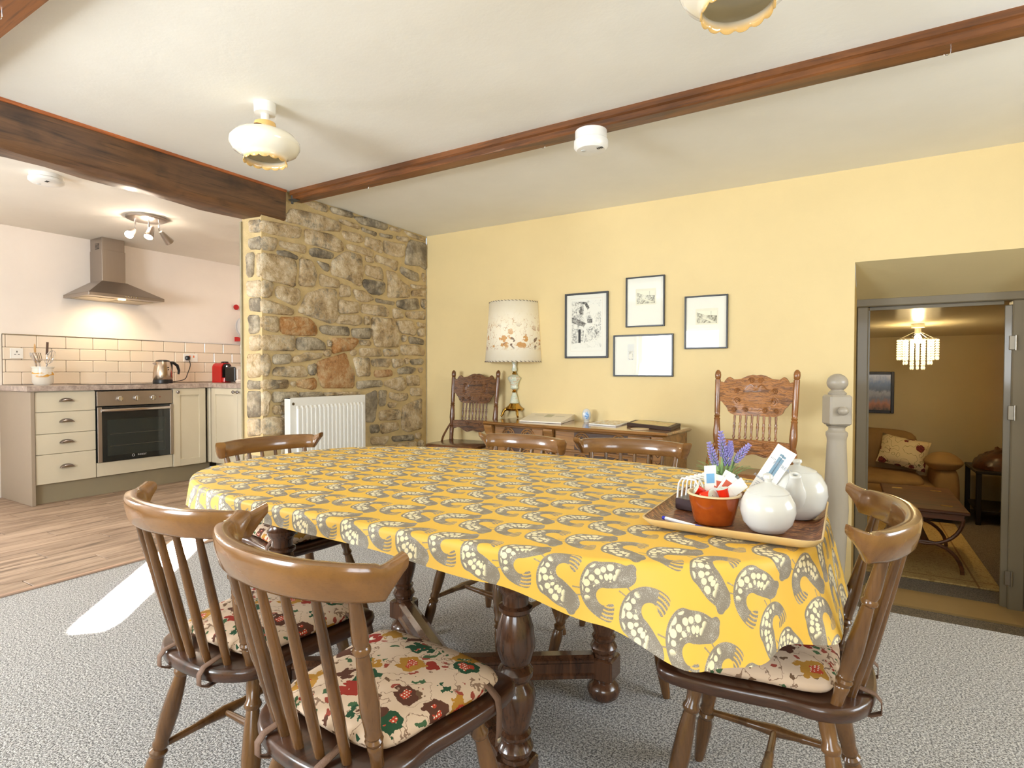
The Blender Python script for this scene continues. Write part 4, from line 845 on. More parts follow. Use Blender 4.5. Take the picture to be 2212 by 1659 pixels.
def cloth_pt(th, s):
    """s<=0: flat part (-1 centre .. 0 edge); s>0 distance along the hanging part 0..1"""
    e = t_edge(th, 0.004); e2 = t_edge(th+0.01, 0.004)-t_edge(th-0.01, 0.004); nrm = Vector((e2.y, -e2.x)).normalized()
    if s <= 0: p = e*(1+s); return Vector((TC.x+p.x, TC.y+p.y, ZT)), Vector((p.x, p.y))
    dg = math.degrees(math.atan2(math.sin(th), math.cos(th))); drop = interp(DROP, dg); a = s*drop; rb = 0.012
    if a < rb*PI/2: ph = a/rb; out = rb*math.sin(ph); z = ZT-rb*(1-math.cos(ph))
    else: out = rb + 0.14*(a-rb*PI/2); z = ZT-rb-(a-rb*PI/2)*0.99
    w = max(0, (a-0.02))/0.13; u = interp([(-180, .25), (-150, .2), (-110, .12), (-80, .25), (-60, .8), (-40, 1.25), (-25, 1.0), (-10, .45), (20, .3), (60, .4), (180, .25)], dg)
    arc = TA*th
    wave = math.sin(th*9.5+0.35+0.5*math.sin(th*3))+0.35*math.sin(th*21+1.0)
    out += 0.021*w*u*(wave+0.55)
    z += 0.010*w*u*math.cos(th*7.3+1.0)
    return Vector((TC.x+e.x+nrm.x*out, TC.y+e.y+nrm.y*out, z)), Vector((e.x+nrm.x*a, e.y+nrm.y*a))
rows = [-1+0.999*i/NR + 0.001 for i in range(NR)] + [0.0] + [0.02, 0.05, 0.09] + [0.09+0.91*(i+1)/NH for i in range(NH)]
rows[0] = -0.985
vs = []; us = []
for s in rows:
    for k in range(NTH): p, q = cloth_pt(2*PI*k/NTH, s); vs.append(p); us.append(q)
fs = [(i*NTH+k, i*NTH+(k+1) % NTH, (i+1)*NTH+(k+1) % NTH, (i+1)*NTH+k) for i in range(len(rows)-1) for k in range(NTH)] + [tuple(range(NTH-1, -1, -1))]
b.add(vs, fs); me = b.mesh('tablecloth', M_CLOTH, True, 80)
ul = me.uv_layers.new(name='flat')
idx = [0]*len(me.loops); me.loops.foreach_get('vertex_index', idx); flat = []
for i in idx: flat += [us[i].x, us[i].y]
ul.data.foreach_set('uv', flat)
clo = inst('tablecloth', me); tag(clo, 'yellow tablecloth printed with grey birds', 'tablecloth')

# ---------------------------------------------------------------- windsor chairs
M_CHAIR = wood('walnut_stained_beech', (108, 74, 40), (70, 46, 25), axis=2, rough=0.24, grain=6, coat=0.5, fine=110, bump=0.04, speck=0.2)
M_RAIL = wood('golden_worn_rail', (128, 88, 45), (92, 60, 30), axis=0, rough=0.2, grain=5, coat=0.55, fine=220, bump=0.03, speck=0.15)
M_SEAT = wood('dark_stained_seat', (72, 44, 28), (42, 26, 18), axis=1, rough=0.28, grain=8, coat=0.4, fine=90, bump=0.08)
ZS = 0.418
def seat_outline(k=1.0, n=48):
    P = [(0, -0.192), (-0.085, -0.183), (-0.145, -0.15), (-0.170, -0.10), (-0.168, -0.045), (-0.178, 0.02), (-0.187, 0.10), (-0.186, 0.165), (-0.165, 0.198), (-0.09, 0.205), (0, 0.207)]
    P = P + [(-x, y) for x, y in P[-2:0:-1]]
    P = [Vector((x*k, y*k)) for x, y in P]; out = []
    m = len(P)
    for i in range(m):
        a, b_, c_, d_ = P[i-1], P[i], P[(i+1) % m], P[(i+2) % m]
        for j in range(3):
            t_ = j/3; out.append(0.5*((2*b_)+(c_-a)*t_+(2*a-5*b_+4*c_-d_)*t_*t_+(3*b_-a-3*c_+d_)*t_**3))
    return out
ol = seat_outline(); m = len(ol); vs = []; fs = []
for k_, z_ in ((0.90, ZS-0.034), (0.985, ZS-0.026), (1.0, ZS-0.012), (0.99, ZS-0.003), (0.965, ZS), (0.6, ZS-0.006), (0.25, ZS-0.009)):
    for p in ol: vs.append((p.x*k_, p.y*k_, z_))
for i in range(6):
    for k in range(m): j = (k+1) % m; fs.append((i*m+k, i*m+j, (i+1)*m+j, (i+1)*m+k))
fs += [tuple(range(m-1, -1, -1)), tuple(6*m+k for k in range(m))]
SEAT_ME = MB().add(vs, fs).mesh('seat', M_SEAT, angle=60)
# crest rail: a bow with flared ears
def rail_mesh():
    ctrl = [(-0.211, -0.140), (-0.196, -0.172), (-0.160, -0.202), (-0.088, -0.231), (0, -0.240)]
    ctrl = ctrl + [(-x, y) for x, y in ctrl[-2::-1]]
    C = cr_spline([(x, y, 0) for x, y in ctrl], 6); n = len(C); vs = []; fs = []
    for i, p in enumerate(C):
        u = abs(2*i/(n-1)-1)
        d_ = (C[min(i+1, n-1)]-C[max(i-1, 0)]).normalized(); nrm = Vector((d_.y, -d_.x, 0))   # outwards/backwards
        ztop = 0.752 + 0.006*(1-u*u) if u < 0.72 else 0.752+0.006*(1-u*u)-0.004+0.016*((u-0.72)/0.28)**1.2
        zbot = 0.700 - 0.002*(1-u) if u < 0.80 else 0.700+0.044*((u-0.80)/0.20)**0.8
        h = (ztop-zbot)/2; zc = (ztop+zbot)/2; th_ = 0.0135+0.003*(1-u)
        if u > 0.80: th_ += 0.003*((u-0.80)/0.20)
        lean = -0.010
        for a in range(12):
            an = 2*PI*a/12; cx, sz = math.cos(an), math.sin(an)
            cx = math.copysign(abs(cx)**0.6, cx); sz = math.copysign(abs(sz)**0.5, sz)
            q = p + nrm*(th_*cx - 0.18*sz*h*1.0*(-1)) ; vs.append((q.x, q.y, zc+sz*h))
    for i in range(n-1):
        for a in range(12): a2 = (a+1) % 12; fs.append((i*12+a, (i+1)*12+a, (i+1)*12+a2, i*12+a2))
    fs += [tuple(range(12)), tuple((n-1)*12+a for a in range(11, -1, -1))]
    return MB().add(vs, fs).mesh('crest_rail', M_RAIL, angle=50), C
RAIL_ME, RC = rail_mesh()
def on_rail(x):
    return min(RC, key=lambda p: abs(p.x-x))
SP = []
for xb, xt in ((-0.092, -0.112), (-0.047, -0.056), (0, 0), (0.047, 0.056), (0.092, 0.112)):
    yb = -0.166+0.035*(xb/0.092)**2*0.6; q = on_rail(xt)
    SP.append(MB().turned((xb, yb, ZS-0.012), (xt, q.y+0.004, 0.712), [(0.0075, 0), (0.0085, 0.1), (0.0095, 0.35), (0.0085, 0.7), (0.0065, 1)], 10).mesh('spindle', M_CHAIR))
POST = []
pp = [(0.010, 0), (0.0105, 0.10), (0.0125, 0.145), (0.0125, 0.155), (0.0105, 0.165), (0.0135, 0.18), (0.0145, 0.195), (0.0115, 0.21), (0.0135, 0.225), (0.0125, 0.235), (0.0125, 0.26), (0.0150, 0.36), (0.0150, 0.42), (0.0125, 0.55), (0.0100, 0.665), (0.0095, 0.68), (0.0135, 0.695), (0.0135, 0.71), (0.0105, 0.725), (0.0125, 0.75), (0.0120, 0.80), (0.0100, 0.92), (0.0085, 1)]
for sx in (-1, 1):
    q = on_rail(sx*0.166); POST.append(MB().turned((sx*0.135, -0.122, ZS-0.012), (sx*0.166, q.y+0.004, 0.712), pp, 14).mesh('post', M_CHAIR))
LEGS = []
lpf = [(0.0105, 0), (0.0135, 0.04), (0.0165, 0.14), (0.0195, 0.26), (0.0185, 0.32), (0.0150, 0.35), (0.0185, 0.365), (0.0195, 0.38), (0.0145, 0.395), (0.0170, 0.41), (0.0180, 0.425), (0.0150, 0.445), (0.0180, 0.50), (0.0195, 0.60), (0.0170, 0.72), (0.0130, 0.82), (0.0175, 0.835), (0.0175, 0.85), (0.0130, 0.87), (0.0150, 0.93), (0.0140, 1)]
feet = []
for sx in (-1, 1):
    for sy in (-1, 1):
        a = Vector((sx*0.198, sy*0.185+0.005, 0.0)); t_ = Vector((sx*0.118, sy*0.115+0.01, ZS-0.030)); feet.append((a, t_)); LEGS.append(MB().turned(a, t_, lpf, 14).mesh('leg', M_CHAIR))
def lerp(i, f): a, b_ = feet[i]; return a+(b_-a)*f
sf = [(0.007, 0), (0.0085, 0.15), (0.0095, 0.28), (0.0105, 0.30), (0.0105, 0.32), (0.0095, 0.33), (0.0145, 0.5), (0.0095, 0.67), (0.0105, 0.68), (0.0105, 0.70), (0.0095, 0.72), (0.0085, 0.85), (0.007, 1)]
STR = [MB().turned(lerp(0, 0.40), lerp(1, 0.40), sf, 12).mesh('side_stretcher', M_CHAIR), MB().turned(lerp(2, 0.40), lerp(3, 0.40), sf, 12).mesh('side_stretcher', M_CHAIR)]
ma, mb_ = (lerp(0, 0.40)+lerp(1, 0.40))/2, (lerp(2, 0.40)+lerp(3, 0.40))/2
STR.append(MB().turned(ma, mb_, sf, 12).mesh('cross_stretcher', M_CHAIR))
def windsor(x, y, face, label):
    """face: direction the sitter looks, degrees from +X"""
    e = thing('windsor_chair', label, 'chair', (x, y, 0), math.radians(face-90), 'spindle-back windsor chairs round the table')
    inst('seat', SEAT_ME, e); inst('crest_rail', RAIL_ME, e)
    for s in SP: inst('spindle', s, e)
    for s in POST: inst('post', s, e)
    for s in LEGS: inst('leg', s, e)
    for s, nme in zip(STR, ('side_stretcher', 'side_stretcher', 'cross_stretcher')): inst(nme, s, e)
    return e
C1 = (-0.738, 0.755, 86.0); C2 = (-1.186, 0.828, 90.5); CRr = (-0.134, 1.305, 180); C3 = (-1.790, 1.395, -5); C4 = (-1.160, 1.812, 261); C5 = (-0.690, 1.905, 276)
windsor(*C1, 'nearest windsor chair, golden worn rail and floral cushion in front of the table')
windsor(*C2, 'windsor chair at the near side of the table, the one further from the viewer')
windsor(*CRr, 'windsor chair at the right end of the table beside the tray')
windsor(*C3, 'windsor chair at the kitchen end of the table in front of the radiator')
windsor(*C4, 'windsor chair at the far side of the table, nearer the stone wall')
windsor(*C5, 'windsor chair at the far side of the table, in front of the sideboard end')
# floral seat cushions
t = NT('jacobean_floral_cotton'); v = t.coord(); wob = t.noise(v, 38, 3, col=True)
vm = t.n('ShaderNodeVectorMath', operation='MULTIPLY_ADD'); t.put(vm.inputs[0], wob); vm.inputs[1].default_value = (0.050,)*3; t.put(vm.inputs[2], v); vd = vm.outputs[0]
vo = t.voronoi(vd, 15.5, rnd=0.9); rc = t.sep(vo.outputs['Color']); ds = vo.outputs['Distance']
bigc = t.ramp(rc[0], [(0.0, (44, 78, 54)), (0.30, (44, 78, 54)), (0.31, (150, 52, 40)), (0.5, (150, 52, 40)), (0.51, (92, 58, 44)), (0.78, (92, 58, 44)), (0.79, (176, 128, 52)), (1.0, (176, 128, 52))], 'CONSTANT')
inner = t.ramp(rc[1], [(0.0, (186, 70, 48)), (0.4, (214, 176, 120)), (0.41, (58, 96, 62)), (0.75, (226, 214, 190)), (1.0, (120, 60, 44))], 'CONSTANT')
base = t.mix(t.noise(v, 14, 3), lin((204, 178, 152)), lin((220, 196, 170)))
vine = t.math('LESS_THAN', t.math('ABSOLUTE', t.math('SUBTRACT', t.noise(vd, 24, 1, 0.4), 0.5)), 0.012)
c = t.mix(t.math('MULTIPLY', vine, 0.8), base, lin((112, 80, 60)))
v2 = t.voronoi(vd, 46, rnd=1.0); r2 = t.sep(v2.outputs['Color'])
leaf = t.math('MULTIPLY', t.math('LESS_THAN', v2.outputs['Distance'], 0.32), t.math('GREATER_THAN', r2[0], 0.45))
c = t.mix(leaf, c, t.ramp(r2[1], [(0, (70, 98, 66)), (0.45, (152, 72, 58)), (0.7, (110, 84, 62))], 'CONSTANT'))
big = t.math('MULTIPLY', t.math('LESS_THAN', ds, t.math('MULTIPLY_ADD', rc[2], 0.26, 0.26)), t.math('GREATER_THAN', rc[2], 0.12))
c = t.mix(big, c, bigc)
inn_m = t.math('MULTIPLY', big, t.math('LESS_THAN', ds, t.math('MULTIPLY_ADD', rc[2], 0.16, 0.11)))
c = t.mix(inn_m, c, inner); dots = t.voronoi(v, 170, rnd=0.3)
c = t.mix(t.math('MULTIPLY', inn_m, t.math('LESS_THAN', dots.outputs['Distance'], 0.3)), c, lin((238, 226, 204)))
t.bump(t.noise(v, 900, 2), 0.15, 0.0006); M_FLORAL = t.fin(c, 0.85, spec=0.2)
M_STRAP = plain('brown_leather_strap', (112, 84, 66), 0.7, bump=0.3, bscale=400); M_SNAP = metal('nickel_snap', (208, 198, 180), 0.25)
def cushion_outline():
    P = [(0, -0.128), (-0.10, -0.122), (-0.138, -0.09), (-0.150, 0.0), (-0.166, 0.10), (-0.160, 0.155), (-0.10, 0.172), (0, 0.176)]; P = P + [(-x, y) for x, y in P[-2:0:-1]]
    P = [Vector(p) for p in P]; out = []; m = len(P)
    for i in range(m):
        a, b_, c_, d_ = P[i-1], P[i], P[(i+1) % m], P[(i+2) % m]
        for j in range(4): t_ = j/4; out.append(0.5*((2*b_)+(c_-a)*t_+(2*a-5*b_+4*c_-d_)*t_*t_+(3*b_-a-3*c_+d_)*t_**3))
    return out
co = cushion_outline(); m = len(co); vs = []; fs = []; c0 = Vector((0, 0.02))
lv = [(0.88, 0.0), (0.97, 0.007), (1.0, 0.016), (0.97, 0.026), (0.90, 0.033), (0.7, 0.040), (0.4, 0.043), (0.12, 0.044)]
for k_, z_ in lv:
    for p in co: q = c0+(p-c0)*k_; vs.append((q.x, q.y, ZS+z_+0.002*math.sin(q.x*40)*math.cos(q.y*35)*(1 if z_ > .03 else 0)))
for i in range(len(lv)-1):
    for k in range(m): j = (k+1) % m; fs.append((i*m+k, i*m+j, (i+1)*m+j, (i+1)*m+k))
fs += [tuple(range(m-1, -1, -1)), tuple((len(lv)-1)*m+k for k in range(m))]
CUSH_ME = MB().add(vs, fs).mesh('cushion_pad', M_FLORAL, angle=70)
def strap_mesh(pts, w, axis):
    b = MB(); a = Vector(axis); n = len(pts)
    vs = []; 
    for p in pts: p = Vector(p); vs += [p-a*w/2, p+a*w/2]
    fs = [(2*i, 2*i+1, 2*i+3, 2*i+2) for i in range(n-1)]; b.add(vs, fs); me = b.mesh('strap', M_STRAP); return me
STRAPS = []
for sx in (-1, 1):
    STRAPS.append(strap_mesh([(sx*0.066, -0.112, ZS+0.018), (sx*0.069, -0.150, ZS+0.010), (sx*0.072, -0.186, ZS+0.004), (sx*0.073, -0.197, ZS-0.008), (sx*0.073, -0.197, ZS-0.030), (sx*0.072, -0.180, ZS-0.040), (sx*0.070, -0.15, ZS-0.038)], 0.015, (1, 0, 0)))
FSTRAP = strap_mesh([(0.150, 0.112, ZS+0.030), (0.170, 0.114, ZS+0.020), (0.188, 0.116, ZS+0.004), (0.1915, 0.117, ZS-0.02), (0.190, 0.118, ZS-0.055), (0.186, 0.119, ZS-0.085)], 0.016, (0, 1, 0))
SNAP_ME = MB().lathe([(0.0055, 0), (0.005, 0.002), (0.003, 0.003), (0.0003, 0.003)], (0, 0, 0), 14, Matrix.Rotation(PI/2, 3, 'Y')).mesh('snap', M_SNAP)
def cushion(c, label):
    e = thing('seat_cushion', label, 'cushion', (c[0], c[1], 0), math.radians(c[2]-90), 'floral tie-on seat cushions')
    inst('cushion_pad', CUSH_ME, e)
    for s in STRAPS:
        o = inst('strap', s, e); md = o.modifiers.new('thick', 'SOLIDIFY'); md.thickness = 0.0018
    o = inst('front_strap', FSTRAP, e); md = o.modifiers.new('thick', 'SOLIDIFY'); md.thickness = 0.0018; inst('snap', SNAP_ME, o, (0.1885, 0.1185, ZS-0.074))
cushion(C1, 'floral seat cushion with loose strap on the nearest windsor chair')
cushion(C2, 'floral seat cushion on the near-side chair further from the viewer')
cushion(CRr, 'floral seat cushion half hidden by the cloth at the right end')
cushion(C3, 'floral seat cushion on the chair at the kitchen end of the table')

# ---------------------------------------------------------------- the tea tray
ZB = ZT+0.001
t = NT('autumn_print_tray'); v = t.coord(); w = t.noise(t.mapping(v, scale=(1, 3, 1)), 22, 4, 0.6, 1.5); vo = t.voronoi(t.mapping(v, scale=(1, 1.6, 1)), 30)
c = t.ramp(w, [(0.3, (44, 32, 24)), (0.42, (140, 76, 40)), (0.5, (74, 46, 30)), (0.58, (196, 136, 80)), (0.66, (110, 40, 32)), (0.75, (66, 62, 38))], 'LINEAR'); M_TRAY = t.fin(c, 0.35, coat=0.15)
M_TRIM = plain('gold_tray_rim', (206, 174, 116), 0.3)
tx0, tx1, ty0, ty1 = -0.352, -0.032, 1.078, 1.455; tcx, tcy = (tx0+tx1)/2, (ty0+ty1)/2
tr = thing('tea_tray', 'brown leaf-print melamine tray with gold rim on the cloth', 'tray', (tcx, tcy, ZB), 0.0)
def rrect(hx, hy, r, n=6):
    out = []
    for cx, cy, a0 in ((hx-r, hy-r, 0), (-hx+r, hy-r, PI/2), (-hx+r, -hy+r, PI), (hx-r, -hy+r, 1.5*PI)):
        for k in range(n+1): a = a0+PI/2*k/n; out.append((cx+r*math.cos(a), cy+r*math.sin(a)))
    return out
hx, hy = (tx1-tx0)/2, (ty1-ty0)/2
def loft(rings, cap0=True, cap1=True, b=None):
    b = b or MB(); m = len(rings[0]); vs = [p for r_ in rings for p in r_]; fs = []
    for i in range(len(rings)-1):
        for k in range(m): j = (k+1) % m; fs.append((i*m+k, i*m+j, (i+1)*m+j, (i+1)*m+k))
    if cap0: fs.append(tuple(range(m-1, -1, -1)))
    if cap1: fs.append(tuple((len(rings)-1)*m+k for k in range(m)))
    return b.add(vs, fs)
loft([[(x, y, z) for x, y in rrect(hx-d, hy-d, 0.03)] for d, z in ((0.002, 0.0195), (0.014, 0.008), (0.022, 0.0045))], cap0=False).build('tray_bed', M_TRAY, tr, angle=50)
loft([[(x, y, z) for x, y in rrect(hx-d, hy-d, 0.03)] for d, z in ((0.024, 0.0), (0.010, 0.006), (0.0, 0.018), (0.0, 0.021), (0.003, 0.021), (0.003, 0.0193))], cap1=False).build('rim', M_TRIM, tr, angle=50)
ZI = ZB+0.0055
M_CHINA = plain('white_china_glaze', (206, 205, 198), 0.22, var=0.01, coat=0.3)
# sugar bowl
p = at_z(1656, 1150, ZI); sg = thing('sugar_bowl', 'round white lidded sugar bowl at the front of the tray', 'bowl', (p.x, p.y+0.012, ZI))
rs = 56*depth((p.x, p.y+.01, ZI))/F_PX
MB().lathe([(0.001, 0), (rs*0.55, 0), (rs*0.62, rs*0.04), (rs*0.88, rs*0.35), (rs*1.0, rs*0.78), (rs*0.97, rs*1.1), (rs*0.80, rs*1.45), (rs*0.74, rs*1.50)], (0, 0, 0), 40, cap=False).build('bowl_body', M_CHINA, sg)
MB().lathe([(rs*0.76, rs*1.49), (rs*0.765, rs*1.53), (rs*0.6, rs*1.68), (rs*0.25, rs*1.84), (rs*0.13, rs*1.90), (rs*0.13, rs*1.95), (rs*0.19, rs*2.05), (rs*0.17, rs*2.17), (rs*0.08, rs*2.23), (0.0005, rs*2.24)], (0, 0, 0), 36, cap=False).build('lid', M_CHINA, sg)
# teapot
p = at_z(1733, 1122, ZI); tpz = Vector((p.x-0.012, p.y+0.016, ZI)); rp = 60*depth(tpz)/F_PX; tp_ = thing('teapot', 'big round white teapot with spout at the back of the tray', 'teapot', tpz)
MB().lathe([(0.001, 0), (rp*0.5, 0), (rp*0.62, rp*0.06), (rp*0.9, rp*0.42), (rp*1.0, rp*0.85), (rp*0.96, rp*1.2), (rp*0.78, rp*1.55), (rp*0.62, rp*1.68)], (0, 0, 0), 44, cap=False).build('pot_body', M_CHINA, tp_)
MB().lathe([(rp*0.64, rp*1.67), (rp*0.64, rp*1.70), (rp*0.42, rp*1.80), (rp*0.16, rp*1.86), (rp*0.10, rp*1.90), (rp*0.17, rp*1.99), (rp*0.15, rp*2.08), (0.0005, rp*2.10)], (0, 0, 0), 36, cap=False).build('lid', M_CHINA, tp_)
sd = (Vector((at_d(1693, 1030, 1).x-at_d(1733, 1030, 1).x, -0.55, 0))); sd = Vector((0.02, -1.0, 0)); q0, q1 = sd*rp*0.55+Vector((0, 0, rp*0.72)), sd*rp*1.16+Vector((0, 0, rp*1.72))
b = MB(); b.tube(cr_spline([q0, sd*rp*0.88+Vector((0, 0, rp*1.08)), sd*rp*1.03+Vector((0, 0, rp*1.45)), q1], 4), [rp*0.46, rp*0.43, rp*0.40, rp*0.37, rp*0.34, rp*0.31, rp*0.275, rp*0.25, rp*0.225, rp*0.205, rp*0.195, rp*0.19, rp*0.19][:13], 18); b.f.pop(); b.mi.pop(); o = b.build('spout', M_CHINA, tp_); md = o.modifiers.new('thick', 'SOLIDIFY'); md.thickness = 0.006; md.offset = -1
hd_ = -sd; b = MB(); b.tube(cr_spline([hd_*rp*0.8+Vector((0, 0, rp*1.4)), hd_*rp*1.3+Vector((0, 0, rp*1.5)), hd_*rp*1.5+Vector((0, 0, rp*1.0)), hd_*rp*1.2+Vector((0, 0, rp*0.5)), hd_*rp*0.85+Vector((0, 0, rp*0.5))], 5), rp*0.10, 10); b.build('handle', M_CHINA, tp_)
# brown ramekin
p = at_z(1541, 1128, ZI); rc_ = Vector((p.x, p.y+0.004, ZI)); rr = 56*depth(rc_)/F_PX; rm = thing('ramekin', 'glossy brown ramekin with cream inside full of sachets', 'dish', rc_)
t = NT('treacle_glaze'); z = t.sep(t.coord())[2]; M_TREACLE = t.fin(t.mix(t.noise(t.coord(), 60, 4), lin((176, 84, 24)), lin((132, 54, 16))), 0.08, coat=0.6)
MB().lathe([(0.001, 0), (rr*0.70, 0), (rr*0.74, rr*0.05), (rr*0.95, rr*1.05), (rr*1.0, rr*1.09)], (0, 0, 0), 40, cap=False).build('outer_wall', M_TREACLE, rm)
MB().lathe([(rr*1.0, rr*1.09), (rr*1.0, rr*1.15), (rr*0.92, rr*1.15), (rr*0.86, rr*0.9), (rr*0.68, rr*0.12), (0.001, rr*0.08)], (0, 0, 0), 40, cap=False).build('inner_wall', plain('cream_glaze', (226, 202, 158), 0.15), rm)
M_CAP = plain('red_capsule', (226, 44, 22), 0.2)
for (dx, dy, dz, ax, lb) in ((-0.025, 0.000, 0.052, (-0.7, -0.3, 0.45), 'lying at the rim'), (-0.008, -0.026, 0.052, (0.8, -0.4, 0.25), 'in the middle'), (0.022, -0.018, 0.056, (-0.25, -0.1, 0.9), 'standing upright')):
    e = thing('milk_capsule', 'red milk capsule in the ramekin, %s' % lb, 'capsule', rc_+Vector((dx, dy, dz*rr/0.047-0.002)), group='milk capsules in the ramekin'); M = Vector(ax).to_track_quat('Z', 'Y').to_matrix()
    MB().lathe([(0.001, -0.014), (0.0085, -0.014), (0.011, 0.010), (0.0125, 0.012), (0.0125, 0.013)], (0, 0, 0), 18, M, cap=False).build('cup', M_CAP, e)
    MB().lathe([(0.0125, 0.0131), (0.001, 0.0134)], (0, 0, 0), 18, M, cap=False).build('foil', plain('foil_lid', (206, 214, 200), 0.3), e)
M_PAPER = plain('white_paper', (240, 238, 232), 0.7, var=0.01); M_BLUEP = plain('blue_print', (120, 176, 220), 0.6); M_REDP = plain('red_print', (206, 96, 70), 0.6)
sac = [((-0.010, 0.012, 0.074), 0.024, 0.066, -0.05, 0.15, M_BLUEP, 'tall white sachet with blue print'), ((0.004, 0.020, 0.064), 0.026, 0.05, 0.25, 0.35, M_REDP, 'white sachet with red print at the back'), ((0.022, 0.010, 0.066), 0.030, 0.055, 0.6, 0.4, M_REDP, 'white sachet fanned to the right'),
       ((0.036, 0.000, 0.064), 0.024, 0.06, 0.95, 0.5, M_PAPER, 'plain white sachet leaning over the rim'), ((0.014, 0.034, 0.070), 0.024, 0.052, 0.5, 0.2, plain('grey_print', (110, 108, 104), 0.6), 'white sachet with dark stripe')]
for (o_, w_, h_, roll_, lean_, pm, lb) in sac:
    e = thing('paper_sachet', lb + ' in the brown ramekin', 'sachet', rc_+Vector((o_[0], o_[1], o_[2]*rr/0.047-0.004)), group='sachets in the ramekin')
    ex = Vector((math.cos(YAW)*math.cos(roll_), math.sin(YAW)*math.cos(roll_), -math.sin(roll_))); ey = Vector((math.cos(YAW)*math.sin(roll_), math.sin(YAW)*math.sin(roll_)+lean_*0.5, math.cos(roll_))).normalized(); en = ex.cross(ey).normalized()
    b = MB(); b.prism([(-w_/2, -h_/2), (w_/2, -h_/2), (w_/2, h_/2), (-w_/2, h_/2)], (0, 0, 0), ex, ey, en, 0.0015); b.build('packet', M_PAPER, e, smooth=False)
    b = MB(); b.prism([(-w_*0.35, -h_*0.05), (w_*0.35, -h_*0.05), (w_*0.35, h_*0.25), (-w_*0.35, h_*0.25)], en*0.0016, ex, ey, en, 0.0003); b.build('print', pm, e, smooth=False)
# wire rack with dark ends
p = at_z(1478, 1106, ZI); wr = thing('toast_rack', 'small white wire rack on a dark base behind the ramekin', 'rack', (p.x-0.018, p.y+0.035, ZI), -0.30)
MB().box((0.028, 0.034, 0.0125), (0.062, 0.10, 0.025), bev=0.002).build('base', plain('dark_plum_base', (54, 38, 40), 0.3), wr, smooth=False)
for k in range(6):
    y_ = -0.012+0.018*k; pts = [(0.0, y_, 0.02), (0.004, y_, 0.058), (0.012, y_, 0.07), (0.044, y_, 0.07), (0.052, y_, 0.058), (0.056, y_, 0.02)]
    MB().tube(pts, 0.0022, 7).build('wire_hoop', M_WHITE, wr)
MB().tube([(0.028, -0.014, 0.07), (0.028, 0.080, 0.07)], 0.0022, 7).build('spine_wire', M_WHITE, wr)
# pen
a, c_ = at_z(1432, 1118, ZI+0.006), at_z(1536, 1146, ZI+0.004); dv = (c_-a); pe = thing('ballpoint_pen', 'clear ballpoint pen with blue cap lying on the tray edge', 'pen', a)
MB().tube([Vector((0, 0, 0))+dv*0.06, dv*0.72], 0.0038, 8).build('barrel', NT('clear_plastic').fin((0.9, 0.93, 1, 1), 0.08, spec=0.6), pe)
MB().tube([dv*0.70, dv*1.0], 0.0042, 8).build('cap', plain('blue_plastic', (44, 84, 190), 0.25), pe); MB().tube([dv*0.0, dv*0.06], 0.0040, 8).build('end_plug', plain('blue_plug', (52, 60, 200), 0.25), pe)
# feedback leaflet
bl, br = at_z(1577, 1113, ZI+0.001), at_z(1612, 1140, ZI+0.001); db = depth(bl)
br = at_z(1630, 1116, ZI+0.0015); db = depth(br); bl = at_d(1592, 1091, db+0.014); tl = at_d(1681, 958, db-0.024); trr = tl+br-bl
lf_ = thing('leaflet', 'white feedback leaflet with blue logo propped against the teapot', 'leaflet', bl); ex = (br-bl); ey = (tl-bl); wL, hL = ex.length, ey.length; exn, eyn = ex.normalized(), ey.normalized(); en = exn.cross(eyn).normalized()
b = MB(); vs = [Vector((0, 0, 0)), br-bl, trr-bl, tl-bl]; b.add(vs+[v_-en*0.0006 for v_ in vs], [(0, 1, 2, 3), (7, 6, 5, 4), (0, 4, 5, 1), (1, 5, 6, 2), (2, 6, 7, 3), (3, 7, 4, 0)]); b.build('sheet', M_PAPER, lf_, smooth=False)
M_INK = plain('slate_ink', (122, 152, 172), 0.6); M_INK2 = plain('grey_ink', (150, 158, 172), 0.6)
def on_sheet(u, v_): return ex*u+ey*v_+en*0.0004
def bar(u0, v0, u1, v1, w_, mat, nm):
    a_, c_ = on_sheet(u0, v0), on_sheet(u1, v1); d_ = (c_-a_).normalized(); s_ = en.cross(d_)*w_/2; MB().add([a_-s_, c_-s_, c_+s_, a_+s_], [(0, 1, 2, 3)]).build(nm, mat, lf_, smooth=False)
for k in (0, 1):
    u = 0.46+0.13*k; bar(u, 0.60-0.01*k, u+0.0, 0.86-0.01*k, 0.007, M_INK, 'logo'); bar(u, 0.875-0.01*k, u, 0.905-0.01*k, 0.0075, M_INK, 'logo'); bar(u-0.03, 0.555-0.01*k, u-0.03, 0.60-0.01*k, 0.010, M_INK, 'logo')
for k in range(4): bar(0.10+0.07*k, 0.79, 0.10+0.07*k, 0.81, 0.0012, M_INK2, 'logo')
text('RETREAT', 0.010, M_INK2, lf_, frame_matrix(on_sheet(0.80, 0.76), exn, eyn)); text('Feedback Form', 0.0085, M_INK2, lf_, frame_matrix(on_sheet(0.50, 0.49), exn, eyn))
for k, v_ in enumerate((0.43, 0.40, 0.37, 0.34, 0.29, 0.24)): bar(0.12, v_, 0.88 if k < 4 else 0.7, v_, 0.0010, M_INK2, 'text_line')
